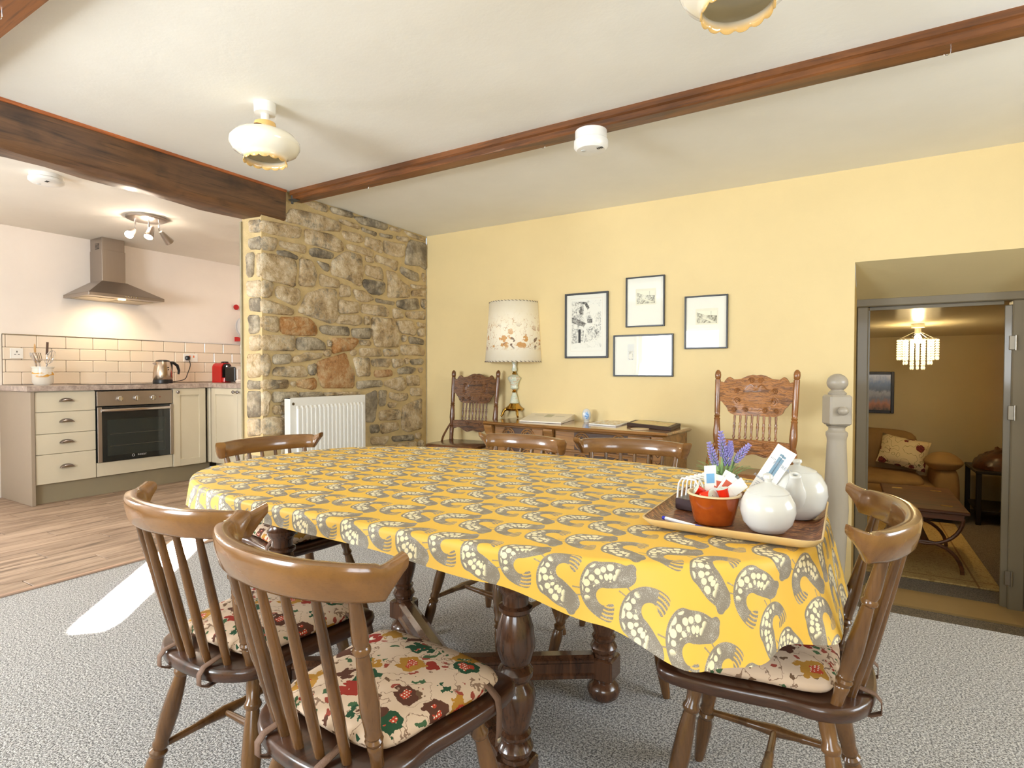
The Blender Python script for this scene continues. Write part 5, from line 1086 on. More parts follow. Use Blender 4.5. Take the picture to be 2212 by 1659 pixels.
# lavender pot
p = at_z(1561, 1080, ZI); lv0 = Vector((p.x, p.y-0.002, ZI+0.0005)); rl = 31*depth(lv0)/F_PX; lav = thing('lavender_pot', 'artificial lavender in a grey stone-effect pot behind the tray', 'potted plant', lv0)
hp = 54*depth(lv0)/F_PX*1.0
MB().lathe([(0.001, 0), (rl*0.78, 0), (rl*0.98, hp*0.75), (rl*1.02, hp*0.78), (rl*1.08, hp*0.82), (rl*1.08, hp*0.96), (rl*1.0, hp), (rl*0.92, hp), (rl*0.88, hp*0.85), (0.001, hp*0.83)], (0, 0, 0), 36, cap=False).build('pot', plain('grey_stone_pot', (132, 138, 142), 0.85, var=0.2, scale=60, bump=0.6, bscale=200), lav)
M_LEAF = plain('pale_green_leaf', (150, 178, 118), 0.6, var=0.25, scale=40); M_LAV = plain('lavender_bloom', (150, 142, 196), 0.7, var=0.28, scale=300); M_STEM = plain('green_stem', (96, 120, 84), 0.6)
RL = random.Random(5)
for k in range(44):
    a = 2*PI*k/44*3.2+RL.uniform(-.3, .3); L = RL.uniform(0.035, 0.068); out = RL.uniform(0.35, 1.25); r0 = RL.uniform(0.2, 0.8)*rl*0.85; d_ = Vector((math.cos(a), math.sin(a), 0))
    pts = [Vector((0, 0, hp*0.86))+d_*(r0+L*out*s*0.75)+Vector((0, 0, L*(s*1.15-0.62*out*s*s))) for s in (0, 0.33, 0.66, 1.0)]; sd_ = Vector((-d_.y, d_.x, 0)); ws = (0.0018, 0.0030, 0.0024, 0.0004); vs = []
    for q, w_ in zip(pts, ws): vs += [q-sd_*w_, q+Vector((0, 0, -0.0008)), q+sd_*w_]
    fs = []
    for i in range(3):
        for j in range(2): fs.append((i*3+j, i*3+j+1, i*3+j+4, i*3+j+3))
    o = MB().add(vs, fs).build('leaf', M_LEAF, lav)
def px_at(x, y): q = at_d(x, y, depth(lv0)); return q-lv0
for (x0, y0, x1, y1, w_) in ((1546, 1005, 1532, 958, 0.0115), (1563, 985, 1557, 934, 0.012), (1577, 985, 1578, 955, 0.009), (1570, 1004, 1571, 966, 0.0135), (1588, 996, 1618, 962, 0.0115)):
    a, c_ = px_at(x0, y0), px_at(x1, y1); d_ = c_-a; sp_ = MB(); M = d_.to_track_quat('Z', 'Y').to_matrix(); L = d_.length; n = 9
    for i in range(n):
        f = i/(n-1); rr_ = w_*(0.55+0.6*math.sin(PI*min(1, f*0.85+0.12)))*(1-0.35*f)
        for j in range(8):
            an = 2*PI*j/8+i*0.4; q = a+d_*f+M @ Vector((math.cos(an)*rr_*0.62, math.sin(an)*rr_*0.62, 0)); dd = (M @ Vector((math.cos(an), math.sin(an), 1.1))).normalized()
            sp_.ellipsoid(q, (0.0018, 0.0018, 0.0048), 5, 4, dd.to_track_quat('Z', 'Y').to_matrix())
    fl_ = sp_.build('flower_spike', M_LAV, lav); MB().tube([Vector((a.x*0.3, a.y*0.3, hp*0.85)), a, a+d_*0.6], 0.0016, 6).build('stem', M_STEM, fl_)

# ---------------------------------------------------------------- sideboard
M_SB = wood('carved_oak', (152, 106, 54), (92, 60, 28), axis=0, rough=0.32, grain=9, coat=0.25, fine=90, bump=0.2)
M_SBT = wood('polished_oak_top', (142, 96, 46), (94, 60, 28), axis=0, rough=0.16, grain=9, coat=0.5, fine=90, bump=0.05)
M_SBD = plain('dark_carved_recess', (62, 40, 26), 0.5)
SA = math.radians(-5.2); SZ = 0.655
so = Vector((-1.635, 3.415, 0)); sb = thing('sideboard', 'low carved oak sideboard against the yellow wall', 'sideboard', so, SA); SW, SD = 1.43, 0.46   # origin: middle of the front edge at the floor
b = MB(); b.box((0, SD/2, SZ-0.014), (SW, SD, 0.024), bev=0.010); b.build('top', M_SBT, sb, angle=30)
b = MB(); b.box((0, SD/2+0.012, 0.335), (SW-0.06, SD-0.05, 0.61)); b.build('carcass', M_SB, sb, smooth=False)
for xx in (-SW/2+0.06, -0.13, SW/2-0.06):
    b = MB(); b.box((xx, 0.026, 0.33), (0.064, 0.03, 0.60), bev=0.004); b.prism([(0, 0), (0.034, 0), (0.034, 0.012), (0.02, 0.05), (0.008, 0.075), (0, 0.08)][::-1], (xx-0.036, 0.03, SZ-0.027), (0, -1, 0), (0, 0, -1), (1, 0, 0), 0.072); pil = b.build('pilaster', M_SB, sb, smooth=False)
    b = MB()
    for k in range(9):
        zz = 0.50-0.045*k
        b.tube([(xx-0.014, 0.0102, zz+0.016), (xx, 0.0102, zz), (xx+0.014, 0.0102, zz+0.016)], 0.0022, 5)
    b.tube([(xx+0.02*math.cos(a), 0.0102, 0.535+0.016*math.sin(a)) for a in [0.4+0.45*j for j in range(11)]], 0.0022, 5); b.build('chevron_carving', M_SBD, pil)
def roundel(parent, cx, cz, r):
    b = MB()
    for rr_ in (1.0, 0.72): b.tube([(cx+r*rr_*math.cos(a), 0.0, cz+r*rr_*math.sin(a)) for a in [2*PI*k/28 for k in range(28)]], r*0.085, 6, True)
    for k in range(4):
        a0 = PI/2*k; b.tube([(cx+r*0.36*math.cos(a0)+r*0.30*math.cos(a), 0.0, cz+r*0.36*math.sin(a0)+r*0.30*math.sin(a)) for a in [2*PI*j/14 for j in range(14)]], r*0.06, 5, True)
    for k in range(8):
        a0 = 2*PI*k/8; b.ellipsoid((cx+r*0.86*math.cos(a0), 0, cz+r*0.86*math.sin(a0)), (r*0.09, 0.006, r*0.09), 8, 5)
    return b.build('roundel', M_SB, parent)
for (x0, x1) in ((-SW/2+0.10, -0.17), (-0.09, SW/2-0.10)):
    xc, w_ = (x0+x1)/2, x1-x0
    df = MB().box((0, 0, 0), (w_-0.02, 0.02, 0.125), bev=0.005).build('frieze_rail', M_SB, sb, loc=(xc, 0.028, 0.560), smooth=False)
    dd = MB(); dd.box((0, 0, 0), (w_-0.02, 0.02, 0.40), bev=0.005)
    dd = dd.build('cupboard_door', M_SB, sb, loc=(xc, 0.030, 0.285), smooth=False)
    b = MB(); b.box((0, 0.006, 0), (w_*0.52, 0.008, 0.125)); 
    for part, zc in ((df, 0.0), (dd, 0.13)):
        MB().box((0, -0.0085, zc), (w_*0.55, 0.006, 0.118), bev=0.002).build('carved_field', M_SBD, part, smooth=False)
        for sx in (-0.19, 0.19):
            r_ = roundel(part, sx*w_, zc, 0.056); r_.location = (0, -0.013, 0)
    for k in range(4): MB().box((0, -0.010, 0.02-0.05*k), (w_-0.03, 0.006, 0.005)).build('reed_moulding', M_SBD, dd, smooth=False)
    MB().lathe([(0.006, 0), (0.006, 0.014), (0.013, 0.02), (0.014, 0.028), (0.001, 0.032)], (w_/2-0.04, -0.01, 0.10), 14, Matrix.Rotation(PI/2, 3, 'X')).build('knob', M_SBD, dd)
b = MB()
for xx in (-SW/2+0.06, SW/2-0.06):
    for yy in (0.05, SD-0.05): b.box((xx, yy, 0.02), (0.07, 0.07, 0.04), bev=0.006)
b.build('foot', M_SB, sb, smooth=False)
ZSB = SZ-0.0012
# things on the sideboard
pl_ = at_z(1107, 900, ZSB); lm = thing('table_lamp', 'onyx and brass table lamp with a pressed-flower shade', 'lamp', (pl_.x+0.035, pl_.y-0.03, ZSB)); dl_ = depth(lm.location); K = dl_/F_PX
M_BRASS = metal('polished_brass', (212, 168, 84), 0.14)
t = NT('green_onyx'); n_ = t.noise(t.mapping(t.coord(), scale=(1, 1, 2.2)), 26, 4, 0.6, 1.0); M_ONYX = t.fin(t.ramp(n_, [(0.35, (196, 206, 186)), (0.55, (222, 226, 206)), (0.66, (206, 150, 96)), (0.72, (222, 226, 210))]), 0.12, coat=0.4)
b = MB(); b.lathe([(0.001, 15*K*1.0), (20*K, 15*K), (22*K, 19*K), (14*K, 24*K), (9*K, 30*K), (0.001, 30*K)], (0, 0, 0), 28, cap=False)
for k in range(4):
    a = PI/4+PI/2*k; d_ = Vector((math.cos(a), math.sin(a), 0)); b.tube(cr_spline([d_*14*K+Vector((0, 0, 18*K)), d_*22*K+Vector((0, 0, 15*K)), d_*27*K+Vector((0, 0, 5*K)), d_*30*K+Vector((0, 0, 2.2*K))], 4), [3*K]*8+[2.2*K]*5, 8)
b.build('brass_foot', M_BRASS, lm)
b = MB(); b.lathe([(9*K, 30*K), (10*K, 31*K), (7*K, 44*K), (5*K, 50*K), (4*K, 53*K)], (0, 0, 0), 24); b.build('onyx_neck', M_ONYX, lm)
b = MB(); b.lathe([(4*K, 53*K), (5*K, 55*K), (3*K, 57*K), (5*K, 60*K), (0.001, 60*K)], (0, 0, 0), 20); b.build('brass_ring', M_BRASS, lm)
b = MB(); b.lathe([(6*K, 60*K), (9*K, 63*K), (8*K, 68*K), (10*K, 76*K), (14*K, 82*K), (14*K, 86*K), (9*K, 90*K), (5*K, 92*K)], (0, 0, 0), 28); b.build('onyx_urn', M_ONYX, lm)
b = MB(); b.lathe([(4*K, 92*K), (5*K, 94*K), (3*K, 97*K), (4*K, 99*K)], (0, 0, 0), 18); b.build('brass_ring', M_BRASS, lm)
b = MB(); b.lathe([(5*K, 99*K), (6*K, 102*K), (4.5*K, 110*K), (6*K, 122*K), (5*K, 130*K), (4*K, 150*K)], (0, 0, 0), 20); b.build('onyx_stem', M_ONYX, lm)
t = NT('parchment_pressed_flowers'); v = t.coord(); x_, y_, z_ = t.sep(v); th = t.math('MULTIPLY', t.math('ARCTAN2', y_, x_), 0.17); zz = t.math('DIVIDE', z_, K)
q = t.comb(th, t.math('MULTIPLY', z_, 1.0), 0.0)
wob = t.noise(q, 30, 3, col=True); vm = t.n('ShaderNodeVectorMath', operation='MULTIPLY_ADD'); t.put(vm.inputs[0], wob); vm.inputs[1].default_value = (0.05,)*3; t.put(vm.inputs[2], q)
v1 = t.voronoi(t.mapping(vm.outputs[0], scale=(1.0, 0.65, 1)), 26, rnd=1.0); k1 = t.sep(v1.outputs['Color'])
low = t.math('MULTIPLY', t.step(zz, 140, 152), t.math('SUBTRACT', 1.0, t.step(zz, 168, 205)))
sprig = t.math('MULTIPLY', t.math('LESS_THAN', t.math('ABSOLUTE', t.math('SUBTRACT', t.noise(t.mapping(vm.outputs[0], scale=(1.6, 0.7, 1)), 22, 1), 0.5)), 0.011), t.math('MULTIPLY', t.step(zz, 138, 150), t.math('SUBTRACT', 1.0, t.step(zz, 190, 232))))
petal = t.math('MULTIPLY', t.math('LESS_THAN', v1.outputs['Distance'], 0.44), t.math('MULTIPLY', low, t.math('GREATER_THAN', k1[0], 0.35)))
c = t.mix(t.noise(v, 14, 2), lin((248, 236, 208)), lin((252, 244, 224))); c = t.mix(t.math('MULTIPLY', sprig, 0.75), c, lin((190, 140, 70)))
c = t.mix(t.math('MULTIPLY', petal, 0.85), c, t.ramp(k1[1], [(0, (206, 142, 52)), (0.35, (160, 96, 40)), (0.6, (220, 172, 92)), (0.85, (104, 64, 34))], 'CONSTANT'))
M_SHADE = t.fin(c, 0.6); M_SHADE.node_tree.nodes['Principled BSDF'].inputs['Subsurface Weight'].default_value = 0.0
b = MB(); b.lathe([(63*K, 118*K), (54*K, 246*K)], (0, 0, 0), 56, cap=False); o = b.build('shade', M_SHADE, lm); md = o.modifiers.new('thick', 'SOLIDIFY'); md.thickness = 0.002
M_LACE = plain('dark_brown_lacing', (84, 56, 38), 0.7); b = MB()
for r_, z0 in ((63.3*K, 119*K), (54.3*K, 245*K)):
    for k in range(44):
        a0, a1 = 2*PI*k/44, 2*PI*(k+0.55)/44; b.tube([(r_*math.cos(a0), r_*math.sin(a0), z0+0.004), (r_*math.cos(a1)*1.004, r_*math.sin(a1)*1.004, z0-0.003)], 0.0018, 5)
b.build('lacing', M_LACE, o)
b = MB(); b.tube([(0, 0, 148*K), (0, 0, 190*K)], 5*K, 10); b.ellipsoid((0, 0, 200*K), (9*K, 9*K, 14*K), 12, 8); b.build('bulb', M_WHITE, lm)
# white ring folder
def quad_on(pts, z): return [at_z(x, y, z) for x, y in pts]
fb = quad_on([(1122, 909.5), (1212, 914.5), (1246, 904), (1158, 899)], ZSB+0.004)
fo = thing('ring_binder', 'white ring binder lying closed on the sideboard', 'binder', (fb[0]+fb[2])/2 - Vector((0, 0, 0.004)))
lo = [p-fo.location for p in fb]; hi_t = 0.045
b = MB(); vs = [Vector((p.x, p.y, 0.001)) for p in lo] + [lo[0]+Vector((0, 0, 0.006)), lo[1]+Vector((0, 0, 0.006)), lo[2]+Vector((0, 0, hi_t)), lo[3]+Vector((0, 0, hi_t))]
b.add(vs, [(3, 2, 1, 0), (4, 5, 6, 7), (0, 1, 5, 4), (2, 3, 7, 6), (3, 0, 4, 7), (1, 2, 6, 5)]); b.build('cover', plain('cream_card', (236, 228, 212), 0.5), fo, smooth=False)
def on_binder(u, v_): p = (vs[4]*(1-u)+vs[5]*u)*(1-v_) + (vs[7]*(1-u)+vs[6]*u)*v_; return p
nb = (vs[5]-vs[4]).cross(vs[7]-vs[4]).normalized()
b = MB(); b.add([on_binder(u, v_)+nb*0.0008 for u, v_ in ((0.42, 0.42), (0.60, 0.42), (0.60, 0.68), (0.42, 0.68))], [(0, 1, 2, 3)]); b.build('logo', plain('sage_print', (192, 190, 168), 0.6), fo, smooth=False)
b = MB(); b.add([on_binder(u, v_)+nb*0.0008 for u, v_ in ((0.14, 0.55), (0.36, 0.55), (0.36, 0.60), (0.14, 0.60))], [(0, 1, 2, 3)]); b.add([on_binder(u, v_)+nb*0.0008 for u, v_ in ((0.66, 0.52), (0.88, 0.52), (0.88, 0.56), (0.66, 0.56))], [(0, 1, 2, 3)]); b.build('lettering_line', plain('sage_print_2', (200, 196, 178), 0.6), fo, smooth=False)
# blue and white oval ornament
p = at_z(1267, 911, ZSB); oo = thing('oval_ornament', 'small white oval ornament with blue medallion on the sideboard', 'ornament', (p.x, p.y, ZSB)); kk = depth(p)/F_PX
Mo = Matrix.Rotation(YAW*0.9, 3, 'Z')
b = MB(); b.ellipsoid((0, 0, 14.6*kk), (9.5*kk, 5*kk, 14*kk), 24, 14, Mo); b.lathe([(0.001, 0), (6.5*kk, 0), (6*kk, 2*kk), (0.001, 3*kk)], (0, 0, 0), 18, cap=False); b.build('body', M_CHINA, oo)
t = NT('blue_medallion'); M_MED = t.fin(t.ramp(t.noise(t.coord(), 130, 3), [(0.4, (70, 140, 210)), (0.6, (210, 226, 240))]), 0.2)
b = MB(); b.ellipsoid(Mo @ Vector((0, -4.2*kk, 0))+Vector((0, 0, 14*kk)), (5*kk, 1.6*kk, 8.5*kk), 20, 10, Mo); b.build('medallion', M_MED, oo)
# booklet and framed box, coaster
def flat_thing(name, label, cat, corners, th, mat, extra=None):
    pts = [at_z(x, y, ZSB) for x, y in corners]; c_ = sum(pts, Vector())/4; e = thing(name, label, cat, c_); lo = [p-c_ for p in pts]
    b = MB(); b.add([p+Vector((0, 0, 0.0005)) for p in lo]+[p+Vector((0, 0, th)) for p in lo], [(3, 2, 1, 0), (4, 5, 6, 7)]+[(i, (i+1) % 4, (i+1) % 4+4, i+4) for i in range(4)]); b.build('cover' if th < 0.01 else 'frame', mat, e, smooth=False)
    if extra:
        b = MB(); ins = [p*0.84+Vector((0, 0, th+0.0006)) for p in lo]; b.add(ins, [(0, 1, 2, 3)]); b.build('picture', extra, e, smooth=False)
    return e
t = NT('booklet_cover'); M_BOOK = t.fin(t.ramp(t.noise(t.coord(), 26, 3), [(0.38, (214, 222, 230)), (0.5, (190, 160, 120)), (0.6, (226, 222, 212))]), 0.25)
flat_thing('brochure', 'glossy pale brochure lying on the sideboard', 'brochure', [(1272, 917), (1330, 922), (1368, 912.5), (1310, 908)], 0.008, M_PAPER, M_BOOK)
t = NT('old_map_print'); M_MAP = t.fin(t.ramp(t.noise(t.coord(), 22, 4), [(0.35, (190, 168, 104)), (0.55, (214, 196, 132)), (0.65, (196, 132, 76))]), 0.3)
flat_thing('framed_print', 'framed print lying flat at the sideboard end', 'picture', [(1354, 920), (1449, 931), (1470, 922), (1376, 912)], 0.022, M_SBD, M_MAP)
p = at_z(1382, 927.5, ZSB); tag(MB().lathe([(0.001, 0), (17*kk, 0), (17*kk, 1.6*kk), (0.001, 1.6*kk)], (0, 0, 0), 28, cap=False).build('coaster', plain('pale_wood_disc', (206, 180, 140), 0.5), loc=(p.x, p.y, ZSB+0.0005)), 'small round pale coaster at the sideboard front edge', 'coaster')

# ---------------------------------------------------------------- framed etchings
M_FRAME = plain('black_frame', (48, 50, 54), 0.35); 
def glazed(name, rgb):
    t = NT(name); return t.fin(t.mix(t.noise(t.coord(), 5, 2), lin(tuple(x*0.985 for x in rgb)), lin(rgb)), 0.6, coat=1.0)
M_MAT = glazed('ivory_mount', (238, 238, 226)); M_MAT.node_tree.nodes['Principled BSDF'].inputs['Coat Roughness'].default_value = 0.01
def m_etch(name, lo_, hi_, scale, dens, seed):
    t = NT(name); v = t.mapping(t.coord(), loc=(seed, seed*2, 0)); n = t.noise(v, scale, 5, 0.7, 0.8); h = t.noise(t.mapping(v, scale=(1, 1, 3.5), rot=(0, 0.7, 0)), scale*5, 2, 0.6)
    f = t.math('ADD', t.math('MULTIPLY', n, 0.65), t.math('MULTIPLY', h, 0.35))
    m_ = t.fin(t.ramp(f, [(dens-0.09, lo_), (dens+0.06, hi_)]), 0.6, coat=1.0); t.b.inputs['Coat Roughness'].default_value = 0.01; return m_
INK, PAP = (58, 58, 54), (234, 234, 222)
E_DARK, E_MID, E_LITE = m_etch('etching_dark', INK, (190, 190, 180), 30, 0.56, 1), m_etch('etching_mid', INK, PAP, 34, 0.48, 2), m_etch('etching_light', (90, 90, 84), PAP, 30, 0.40, 3)
E_SEPIA = m_etch('etching_sepia', (84, 80, 58), (232, 230, 208), 40, 0.50, 4)
def picture(xl, xr, zb, zt, label, fw_, draw):
    cx, cz = (xl+xr)/2, (zb+zt)/2; e = thing('framed_etching', label, 'picture', (cx, YW, cz), group='framed prints on the yellow wall'); w_, h_ = xr-xl, zt-zb
    b = MB()
    for sx in (-1, 1): b.box((sx*(w_/2-fw_/2), -0.009, 0), (fw_, 0.018, h_), bev=0.002)
    for sz in (-1, 1): b.box((0, -0.009, sz*(h_/2-fw_/2)), (w_-2*fw_, 0.018, fw_), bev=0.002)
    b.build('frame', M_FRAME, e, smooth=False)
    MB().box((0, -0.004, 0), (w_-2*fw_, 0.006, h_-2*fw_)).build('mount', M_MAT, e, smooth=False)
    W_, H_ = w_-2*fw_, h_-2*fw_
    def patch(poly, mat, nm='print', lift=0.0):
        b = MB(); b.add([((x-0.5)*W_, -0.0074-lift, (z-0.5)*H_) for x, z in poly], [tuple(range(len(poly)))]); return b.build(nm, mat, e, smooth=False)
    draw(patch); return e
def rc4(x0, z0, x1, z1): return [(x0, z0), (x1, z0), (x1, z1), (x0, z1)]
def draw_house(P):
    P(rc4(0.10, 0.08, 0.90, 0.94), plain('plate_line', (222, 214, 196), 0.6)); P(rc4(0.105, 0.085, 0.895, 0.935), M_MAT, lift=0.0002); P(rc4(0.13, 0.13, 0.87, 0.90), E_LITE, lift=0.0004)
    L = 0.0006
    P([(0.13, 0.20), (0.42, 0.24), (0.46, 0.55), (0.42, 0.88), (0.13, 0.88)], E_MID, lift=L); P([(0.30, 0.89), (0.50, 0.88), (0.58, 0.78), (0.53, 0.75), (0.46, 0.84), (0.30, 0.87)], E_DARK, lift=L*1.5)
    P([(0.13, 0.55), (0.44, 0.48), (0.50, 0.53), (0.30, 0.60), (0.13, 0.64)], E_DARK, lift=L*1.5); P(rc4(0.30, 0.22, 0.36, 0.44), plain('ink_black', (40, 40, 38), 0.6), lift=L*2); P(rc4(0.34, 0.68, 0.40, 0.80), E_DARK, lift=L*2)
    P([(0.52, 0.60), (0.65, 0.60), (0.65, 0.54), (0.53, 0.54)], E_DARK, lift=L*1.5); P([(0.51, 0.60), (0.66, 0.60), (0.58, 0.70)], E_MID, lift=L*1.6); P([(0.44, 0.22), (0.86, 0.30), (0.86, 0.72), (0.78, 0.70), (0.68, 0.50), (0.5, 0.44)], E_MID, lift=L)
    P([(0.14, 0.14), (0.86, 0.15), (0.86, 0.26), (0.44, 0.20)], E_LITE, lift=L)
def draw_small(px0, pz0, px1, pz1):
    def f(P):
        P(rc4(px0-0.03, pz0-0.03, px1+0.03, pz1+0.05), plain('plate_mark', (230, 228, 206), 0.6)); w_, h_ = px1-px0, pz1-pz0; L = 0.0003
        P(rc4(px0, pz0, px1, pz1), E_SEPIA, lift=L); P([(px0, pz0+h_*0.55), (px1, pz0+h_*0.45), (px1, pz1), (px0, pz1)], plain('pale_sky', (236, 234, 212), 0.6), lift=L*2)
        P([(px0, pz0+h_*0.4), (px1, pz0+h_*0.42), (px1, pz0+h_*0.6), (px0+w_*0.4, pz0+h_*0.68), (px0, pz0+h_*0.92)], E_SEPIA, lift=L*3)
        P([(px0+w_*0.70, pz0+h_*0.5), (px0+w_*0.72, pz0+h_*0.5), (px0+w_*0.72, pz0+h_*0.98), (px0+w_*0.70, pz0+h_*0.98)], E_SEPIA, lift=L*4)
        P([(px0+w_*0.25, pz0+h_*0.42), (px0+w_*0.38, pz0+h_*0.45), (px0+w_*0.95, pz0+h_*0.08), (px0+w_*0.75, pz0+h_*0.06)], plain('pale_road', (226, 224, 200), 0.6), lift=L*4)
    return f
def draw_two(P):
    P(rc4(0.23, 0.38, 0.35, 0.80), plain('plate_mark_2', (224, 226, 220), 0.6)); P(rc4(0.25, 0.40, 0.33, 0.62), E_MID, lift=0.0003); P(rc4(0.60, 0.38, 0.74, 0.60), E_MID, lift=0.0003)
picture(-1.881, -1.527, 1.128, 1.624, 'framed etching of a timbered house in a village street', 0.014, draw_house)
picture(-1.392, -1.108, 1.347, 1.708, 'framed sepia etching of a town with bridge, highest on the wall', 0.010, draw_small(0.27, 0.46, 0.77, 0.72))
picture(-0.969, -0.685, 1.181, 1.543, 'framed dark etching of a riverside, rightmost on the wall', 0.010, draw_small(0.27, 0.48, 0.77, 0.72))
picture(-1.486, -1.045, 0.990, 1.293, 'wide framed pair of tiny prints reflecting the window, lowest on the wall', 0.011, draw_two)

# ---------------------------------------------------------------- press-back chairs by the wall
M_PB1 = wood('honey_oak_pressback', (150, 96, 48), (98, 58, 28), axis=2, rough=0.25, grain=9, coat=0.45, fine=90, bump=0.15)
M_PB2 = wood('brown_oak_pressback', (112, 70, 40), (68, 42, 25), axis=2, rough=0.28, grain=9, coat=0.4, fine=90, bump=0.15)
def pressed(m_, nm):
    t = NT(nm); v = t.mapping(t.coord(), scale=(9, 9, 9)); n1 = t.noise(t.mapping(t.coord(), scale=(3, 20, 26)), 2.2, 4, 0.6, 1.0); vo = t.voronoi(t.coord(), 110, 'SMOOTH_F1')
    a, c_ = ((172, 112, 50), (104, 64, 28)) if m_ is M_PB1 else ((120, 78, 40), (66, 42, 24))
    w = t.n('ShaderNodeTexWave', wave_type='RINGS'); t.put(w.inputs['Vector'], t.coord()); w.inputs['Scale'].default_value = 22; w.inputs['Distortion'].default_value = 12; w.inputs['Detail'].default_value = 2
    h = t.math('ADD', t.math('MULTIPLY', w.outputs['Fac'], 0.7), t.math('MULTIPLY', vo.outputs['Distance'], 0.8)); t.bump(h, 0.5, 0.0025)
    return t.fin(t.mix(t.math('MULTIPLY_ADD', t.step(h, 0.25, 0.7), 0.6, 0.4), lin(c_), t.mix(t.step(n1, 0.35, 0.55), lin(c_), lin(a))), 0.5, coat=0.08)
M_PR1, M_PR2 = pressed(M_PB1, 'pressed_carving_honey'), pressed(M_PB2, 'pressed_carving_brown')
def pressback(x, y, face, label, mats, W_):
    wd, pr = mats; e = thing('pressback_chair', label, 'chair', (x, y, 0), math.radians(face+90), 'carved press-back chairs by the yellow wall')
    # local: back at +y, sitter looks to -y
    tilt = 0.105
    def bk(z_): return 0.17+max(0, z_-0.45)*tilt
    pp_ = [(0.016, 0), (0.017, 0.1), (0.019, 0.17), (0.015, 0.19), (0.020, 0.21), (0.014, 0.225), (0.016, 0.24), (0.0215, 0.32), (0.021, 0.36), (0.0165, 0.48), (0.019, 0.495), (0.014, 0.51), (0.018, 0.52), (0.014, 0.535), (0.0165, 0.56), (0.0165, 0.90), (0.013, 0.905), (0.0165, 0.915), (0.0185, 0.95), (0.016, 0.98), (0.006, 1.0)]
    for sx in (-1, 1):
        MB().turned((sx*(W_/2-0.012), bk(0.45), 0.45), (sx*W_/2, bk(1.04), 1.035), pp_, 16).build('back_post', wd, e)
        MB().turned((sx*(W_/2-0.012), 0.215, 0.0), (sx*(W_/2-0.012), 0.17, 0.46), [(0.014, 0), (0.018, 0.3), (0.019, 1)], 12).build('leg', wd, e)
        MB().turned((sx*(W_/2-0.025), -0.19, 0.0), (sx*(W_/2-0.035), -0.165, 0.43), [(0.012, 0), (0.017, 0.2), (0.014, 0.25), (0.021, 0.5), (0.015, 0.72), (0.021, 0.75), (0.017, 1)], 12).build('leg', wd, e)
        MB().turned((sx*(W_/2-0.03), -0.178, 0.2), (sx*(W_/2-0.013), 0.195, 0.2), [(0.008, 0), (0.012, 0.5), (0.008, 1)], 10).build('side_stretcher', wd, e)
        MB().tube(cr_spline([(sx*(W_/2-0.005), bk(0.60), 0.60), (sx*(W_/2+0.012), 0.15, 0.55), (sx*(W_/2+0.008), 0.08, 0.49), (sx*(W_/2-0.012), 0.03, 0.455)], 5), 0.010, 8, flat=0.8).build('hip_brace', wd, e)
    MB().turned((-(W_/2-0.03), -0.18, 0.26), ((W_/2-0.03), -0.18, 0.26), [(0.009, 0), (0.014, 0.4), (0.010, 0.5), (0.014, 0.6), (0.009, 1)], 12).build('front_stretcher', wd, e)
    b = MB(); pts = [(x_, y_) for x_, y_ in rrect(W_/2+0.015, 0.20, 0.06)]; b = loft([[(x_*k_, y_*k_, z_) for x_, y_ in pts] for k_, z_ in ((0.95, 0.425), (1.0, 0.432), (1.0, 0.448), (0.96, 0.456))]); b.build('seat', wd, e, angle=50)
    # crest panel, curved to the sitter
    top = [(-0.5, .80), (-0.47, .83), (-0.43, .80), (-0.40, .90), (-0.36, .95), (-0.30, .88), (-0.20, .90), (-0.12, .97), (-0.05, 1.0), (0, .985)]; top = top + [(-x_, z_) for x_, z_ in top[-2::-1]]
    bot = [(-0.5, .35), (-0.44, .33), (-0.42, .26), (-0.38, .20), (-0.36, .10), (-0.32, .04), (-0.26, .0), (0, .0)]; bot = bot + [(-x_, z_) for x_, z_ in bot[-2::-1]]
    def prof_at(tab, u):
        for (a, va), (c_, vc) in zip(tab, tab[1:]):
            if a <= u <= c_: return va+(vc-va)*(u-a)/(c_-a)
        return tab[-1][1]
    WP, HP, z0 = W_-0.016, 0.245, 0.762; NX, NZ = 56, 14; vs = []; fs = []
    def panel_pt(u, f, side):
        zb_, zt_ = prof_at(bot, u), prof_at(top, u); z_ = z0+HP*(zb_+(zt_-zb_)*f); y_ = bk(z_)+0.022*(1-(2*u)**2)
        zn = (zb_+(zt_-zb_)*f)-0.45; q = (u/0.25)**2+(zn/0.24)**2
        rel = 0.0035 if abs(q-1) < 0.16 else (-0.002 if q < 1 else 0.0)
        return (u*WP, y_-(0.008+rel if side == 0 else -0.008), z_)
    for side in (0, 1):
        for i in range(NX+1):
            for j in range(NZ+1): vs.append(panel_pt(-0.5+i/NX, j/NZ, side))
    S = (NX+1)*(NZ+1); st = NZ+1
    for i in range(NX):
        for j in range(NZ): a = i*st+j; fs.append((a, a+st, a+st+1, a+1)); fs.append((S+a, S+a+1, S+a+st+1, S+a+st))
        for j in (0, NZ): a = i*st+j; fs.append((a, a+st, S+a+st, S+a))
    for i in (0, NX):
        for j in range(NZ): a = i*st+j; fs.append((a, a+1, S+a+1, S+a))
    crest = MB().add(vs, fs).build('crest_panel', pr, e, angle=60)
    def scroll(u, zn, r, turns, sgn):
        z_ = z0+HP*zn; pts = [(u*WP+sgn*r*(1-s/ (turns*12+1))*math.cos(s*PI/6), bk(z_)+0.022*(1-(2*u)**2)-0.0085, z_+r*(1-s/(turns*12+1))*math.sin(s*PI/6)) for s in range(turns*12)]
        MB().tube(pts, 0.0034, 6).build('scroll', wd, crest)
